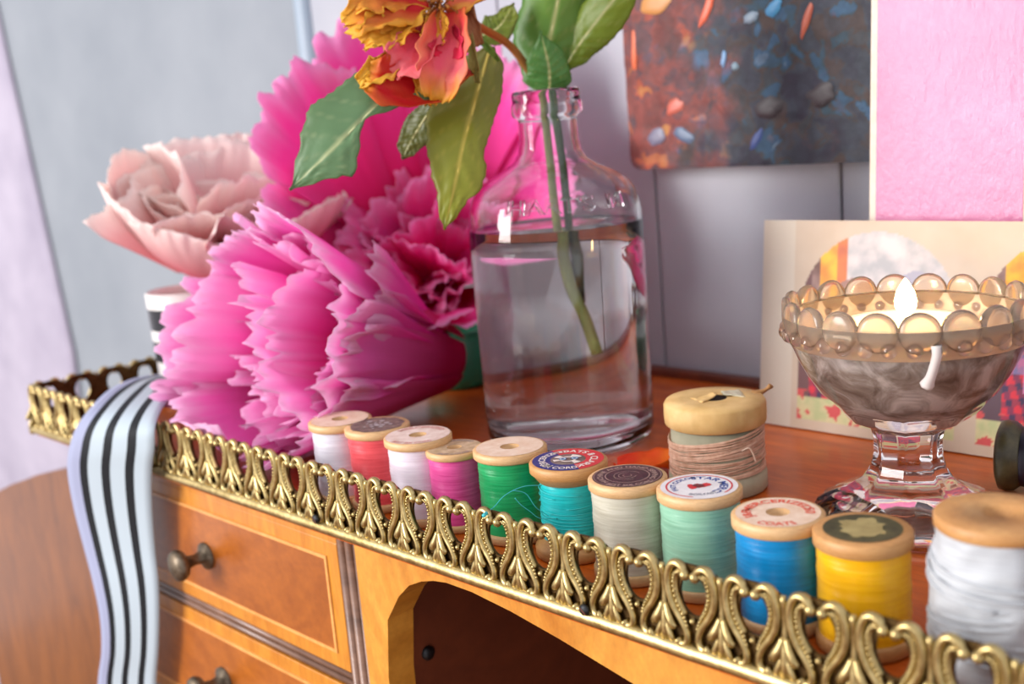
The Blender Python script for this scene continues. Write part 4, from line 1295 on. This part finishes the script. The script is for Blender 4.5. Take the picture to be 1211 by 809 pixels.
# ================================================================== PICTURE CARD with two arched views
def fbm(x, y, s=0.0):
    return noise.fractal((x, y, s), 1.0, 2.0, 4)
def card_col(X, Z):
    """X 0..0.185 across, Z 0..0.089 up: the printed picture"""
    paper = mixc(lin((200, 184, 164)), lin((184, 162, 138)), 0.5 + 0.5 * fbm(X * 40, Z * 40, 1))
    if X < 0.016: paper = mixc(paper, lin((206, 200, 186)), 0.6)
    c = paper
    for x0, flip in ((0.019, 0), (0.0965, 1)):
        x1 = x0 + 0.0695
        r = (x1 - x0) / 2
        xc = (x0 + x1) / 2
        ztop = 0.050
        if x0 < X < x1 and Z > 0.004 and (Z < ztop or (X - xc) ** 2 + (Z - ztop) ** 2 < r * r):
            u = (X - x0) / (x1 - x0); v = Z / 0.085
            g = fbm(X * 120, Z * 120, 3 + flip)
            c = mixc(lin((206, 196, 192)), lin((168, 166, 166)), 0.5 + g)          # pale window
            if u < 0.30 and v > 0.4: c = mixc(lin((150, 118, 110)), lin((96, 60, 50)), 0.5 + g)
            if 0.13 < u < 0.24 and v > 0.45: c = mixc(lin((232, 178, 40)), lin((220, 130, 40)), 0.4 + g)
            if 0.24 < u < 0.31 and v > 0.45: c = mixc(lin((206, 110, 50)), lin((180, 90, 50)), 0.4 + g)
            dd = (u - 0.34) ** 2 / 0.010 + (v - 0.68) ** 2 / 0.008
            if dd < 1: c = lin((150, 110, 96))
            dd = (u - 0.74) ** 2 / 0.012 + (v - 0.72) ** 2 / 0.010
            if dd < 1: c = lin((164, 160, 172))
            if v < 0.50 - 0.10 * abs(u - 0.45) and 0.06 < u:                         # plaid cloth
                px_, py_ = (X * 0.96 + Z * 0.28) / 0.0052, (Z * 0.96 - X * 0.28) / 0.0056
                a_ = (px_ % 1) < 0.45; b__ = (py_ % 1) < 0.45
                c = lin((206, 28, 52)) if not a_ and not b__ else (lin((52, 26, 70)) if a_ and b__ else (lin((122, 30, 70)) if a_ else lin((150, 34, 62))))
                if flip and u > 0.25 and v > 0.30: c = mixc(c, lin((216, 160, 206)), 0.7)
                elif flip and v > 0.38: c = mixc(c, lin((150, 140, 190)), 0.5)
            if u < 0.08: c = lin((104, 66, 66))
            if flip and u < 0.14 and v < 0.34: c = lin((84, 58, 70))
            if v < 0.17: c = mixc(lin((176, 182, 130)), lin((214, 196, 150)), 0.5 + 1.2 * g)
            if v < 0.20 and g > 0.18: c = lin((196, 70, 70))
    return c
crd = MB()
CW, CH = 0.185, 0.0892
grid(crd, lambda u, v: ((CW * u, 0, CH * v), card_col(CW * u, CH * v)), 240, 116, thick=0.0)
o_card = thing('picture_card', 'cream card printed with two arched pictures, leaning behind the candle', 'card', (-0.2775, 0.4115, 0.0006))
cb_ = MB(); box(cb_, (0, 0.0001, 0), (CW, 0.0016, CH)); 
cb_.build('card_board', plain('card_edge', (206, 186, 158), 0.7), o_card)
crd.build('printed_picture', M['print'], o_card)
o_card.rotation_euler = (radians(-6.8), 0, 0)

# ================================================================== PAINTED BOARD and PINK CANVAS
t = NT('thick_daubed_oil_paint')
v = t.coord('Object')
ns = t.noise(v, 30, 6, 0.65, 0.6)
vor = t.n('ShaderNodeTexVoronoi'); vor.feature = 'SMOOTH_F1'; vor.inputs['Scale'].default_value = 130; vor.inputs['Smoothness'].default_value = 0.6
wv_ = t.n('ShaderNodeVectorMath', operation='ADD'); t.l(v, wv_.inputs[0])
sc_ = t.n('ShaderNodeVectorMath', operation='SCALE'); sc_.inputs['Scale'].default_value = 0.03; t.l(ns.outputs['Color'], sc_.inputs[0]); t.l(sc_.outputs[0], wv_.inputs[1]); t.l(wv_.outputs[0], vor.inputs['Vector'])
sep = t.n('ShaderNodeSeparateColor'); t.l(vor.outputs['Color'], sep.inputs[0])
blue = t.ramp(sep.outputs[0], [(0.0, lin((52, 50, 66))), (0.35, lin((62, 70, 82))), (0.55, lin((78, 62, 56))), (0.75, lin((52, 78, 92))), (0.95, lin((58, 96, 130))), (0.995, lin((120, 140, 160)))])
red = t.ramp(sep.outputs[1], [(0.0, lin((110, 52, 46))), (0.4, lin((146, 72, 62))), (0.6, lin((92, 66, 72))), (0.84, lin((176, 80, 54))), (0.99, lin((190, 130, 70)))])
sx = t.n('ShaderNodeSeparateXYZ'); t.l(v, sx.inputs[0])
mr = t.n('ShaderNodeMapRange'); mr.inputs[1].default_value = 0.0; mr.inputs[2].default_value = 0.085; mr.inputs[3].default_value = 0.78; mr.inputs[4].default_value = 0.28; t.l(sx.outputs[0], mr.inputs[0])
ns2 = t.noise(v, 46, 4)
ad = t.n('ShaderNodeMath', operation='SUBTRACT'); t.l(mr.outputs[0], ad.inputs[0]); t.l(ns2.outputs[0], ad.inputs[1])
ml = t.n('ShaderNodeMath', operation='MULTIPLY_ADD'); t.l(ad.outputs[0], ml.inputs[0]); ml.inputs[1].default_value = 4.0; ml.inputs[2].default_value = 0.5; ml.use_clamp = True
colr = t.mix(ml.outputs[0], blue, red)
ns3 = t.noise(v, 150, 5)
t.color(t.mix(0.6, colr, t.ramp(ns3.outputs[0], [(0.3, (0.22, 0.2, 0.2, 1)), (0.65, (0.8, 0.8, 0.8, 1))]), 'MULTIPLY'))
t.set(Roughness=0.55, Specular_IOR_Level=0.3)
t.bump(ns3.outputs[0], 0.35, 0.0015)
M['daubs'] = t.m
pb = thing('painted_board', 'dark board daubed with blue, rust and orange paint on the wall', 'painting', (-0.3774, 0.455, 0.1105))
rr_ = 0.006
W2, H2 = 0.19, 0.17
poly = []
for cx_, cz_, a0 in ((rr_, rr_, 180), (W2 - rr_, rr_, 270), (W2 - rr_, H2 - rr_, 0), (rr_, H2 - rr_, 90)):
    for q in range(7):
        a = radians(a0 + 15 * q); poly.append((cx_ + rr_ * cos(a), cz_ + rr_ * sin(a)))
mb = MB(); extrude_poly(mb, poly, 0.0002, 0.013)
mb.build('board', M['niche_wood'], pb)
mb = MB()
gx, gz = 90, 80
def board_pt(u, v):
    x_, z_ = W2 * u, H2 * v
    for cx_, cz_ in ((rr_, rr_), (rr_, H2 - rr_), (W2 - rr_, rr_), (W2 - rr_, H2 - rr_)):
        ox = (x_ < rr_ and cx_ == rr_) or (x_ > W2 - rr_ and cx_ != rr_)
        oz = (z_ < rr_ and cz_ == rr_) or (z_ > H2 - rr_ and cz_ != rr_)
        if ox and oz:
            d = sqrt((x_ - cx_) ** 2 + (z_ - cz_) ** 2)
            if d > rr_: x_, z_ = cx_ + (x_ - cx_) * rr_ / d, cz_ + (z_ - cz_) * rr_ / d
    return (x_, -0.0004 - 0.0012 * max(0, noise.fractal((x_ * 60, z_ * 60, 4), 1.0, 2.0, 3)), z_), None
grid(mb, board_pt, gx, gz)
mb.build('paint_surface', M['daubs'], pb)
def daub(cx_, cz_, a, l_, w_, col):
    m_ = MB()
    lathe(m_, [(1.0, 0.0), (0.82, -0.0003), (0.45, -0.0006), (0.02, -0.0005)], 18, rf=lambda th, r, z: r * (1 + 0.35 * noise.noise((cos(th) * 1.6 + cx_ * 900, sin(th) * 1.6, cz_ * 900))))
    m_.v = [(p[0] * l_, p[2], p[1] * w_) for p in m_.v]
    m_.build('paint_daub', plain('daub_%d_%d_%d' % col, col, 0.4), pb, (cx_, -0.0008, cz_), (0, -a, 0))
for d in ((0.052, 0.074, 1.1, 0.009, 0.0022, (214, 96, 62)), (0.057, 0.083, 1.3, 0.006, 0.0018, (230, 150, 90)), (0.022, 0.080, 0.2, 0.009, 0.005, (190, 130, 60)),
          (0.076, 0.067, 0.3, 0.004, 0.0026, (130, 150, 166)), (0.088, 0.070, 0.6, 0.005, 0.003, (66, 136, 180)), (0.060, 0.050, 1.4, 0.004, 0.0014, (120, 160, 200)),
          (0.066, 0.046, 0.0, 0.002, 0.0018, (120, 146, 160)), (0.030, 0.030, 0.4, 0.006, 0.0035, (190, 96, 76)), (0.104, 0.062, 1.2, 0.008, 0.0018, (170, 84, 60)),
          (0.084, 0.026, 0.2, 0.008, 0.0045, (44, 36, 40)), (0.110, 0.030, 0.2, 0.007, 0.0050, (46, 36, 40)), (0.018, 0.016, 0.3, 0.006, 0.004, (110, 110, 130)),
          (0.034, 0.016, -0.4, 0.007, 0.003, (84, 104, 130)), (0.007, 0.060, 1.5, 0.012, 0.0018, (216, 100, 50)), (0.076, 0.012, 1.0, 0.006, 0.0022, (50, 72, 130))):
    daub(*d)

t = NT('glossy_pink_brushed_paint')
v = t.coord('Object', (1, 1, 0.45))
n = t.noise(v, 240, 6, 0.7)
n2 = t.noise(t.coord('Object'), 22, 4, 0.6, 0.8)
t.color(t.ramp(n2.outputs[0], [(0.3, lin((190, 92, 138))), (0.6, lin((198, 106, 150))), (0.8, lin((206, 122, 162)))]))
t.set(Roughness=0.34, Specular_IOR_Level=0.4, Coat_Weight=0.6, Coat_Roughness=0.14)
bmp = t.bump(n.outputs[0], 0.55, 0.0010)
t.l(bmp.outputs[0], t.b.inputs['Coat Normal'])
pc = thing('pink_canvas', 'glossy pink painted canvas with bare cream edges, standing behind the picture card', 'canvas', (-0.2350, 0.4290, 0.0006))
PWd, PHt = 0.066, 0.20
mb = MB(); box(mb, (0, 0.0, 0), (PWd, 0.010, PHt), bev=0.0010)
mb.build('canvas', speckled('cream_canvas_edge', (226, 210, 190), (240, 228, 210), 200, 0.8, 0.1), pc)
mb = MB(); grid(mb, lambda u, v: ((0.0032 + (PWd - 0.0062) * u, -0.0003 + 0.00008 * noise.noise((u * 20, v * 40, 0)), 0.0006 + (PHt - 0.0012) * v), None), 20, 50)
mb.build('pink_paint', t.m, pc)
pc.rotation_euler = (radians(-3.6), 0, 0)
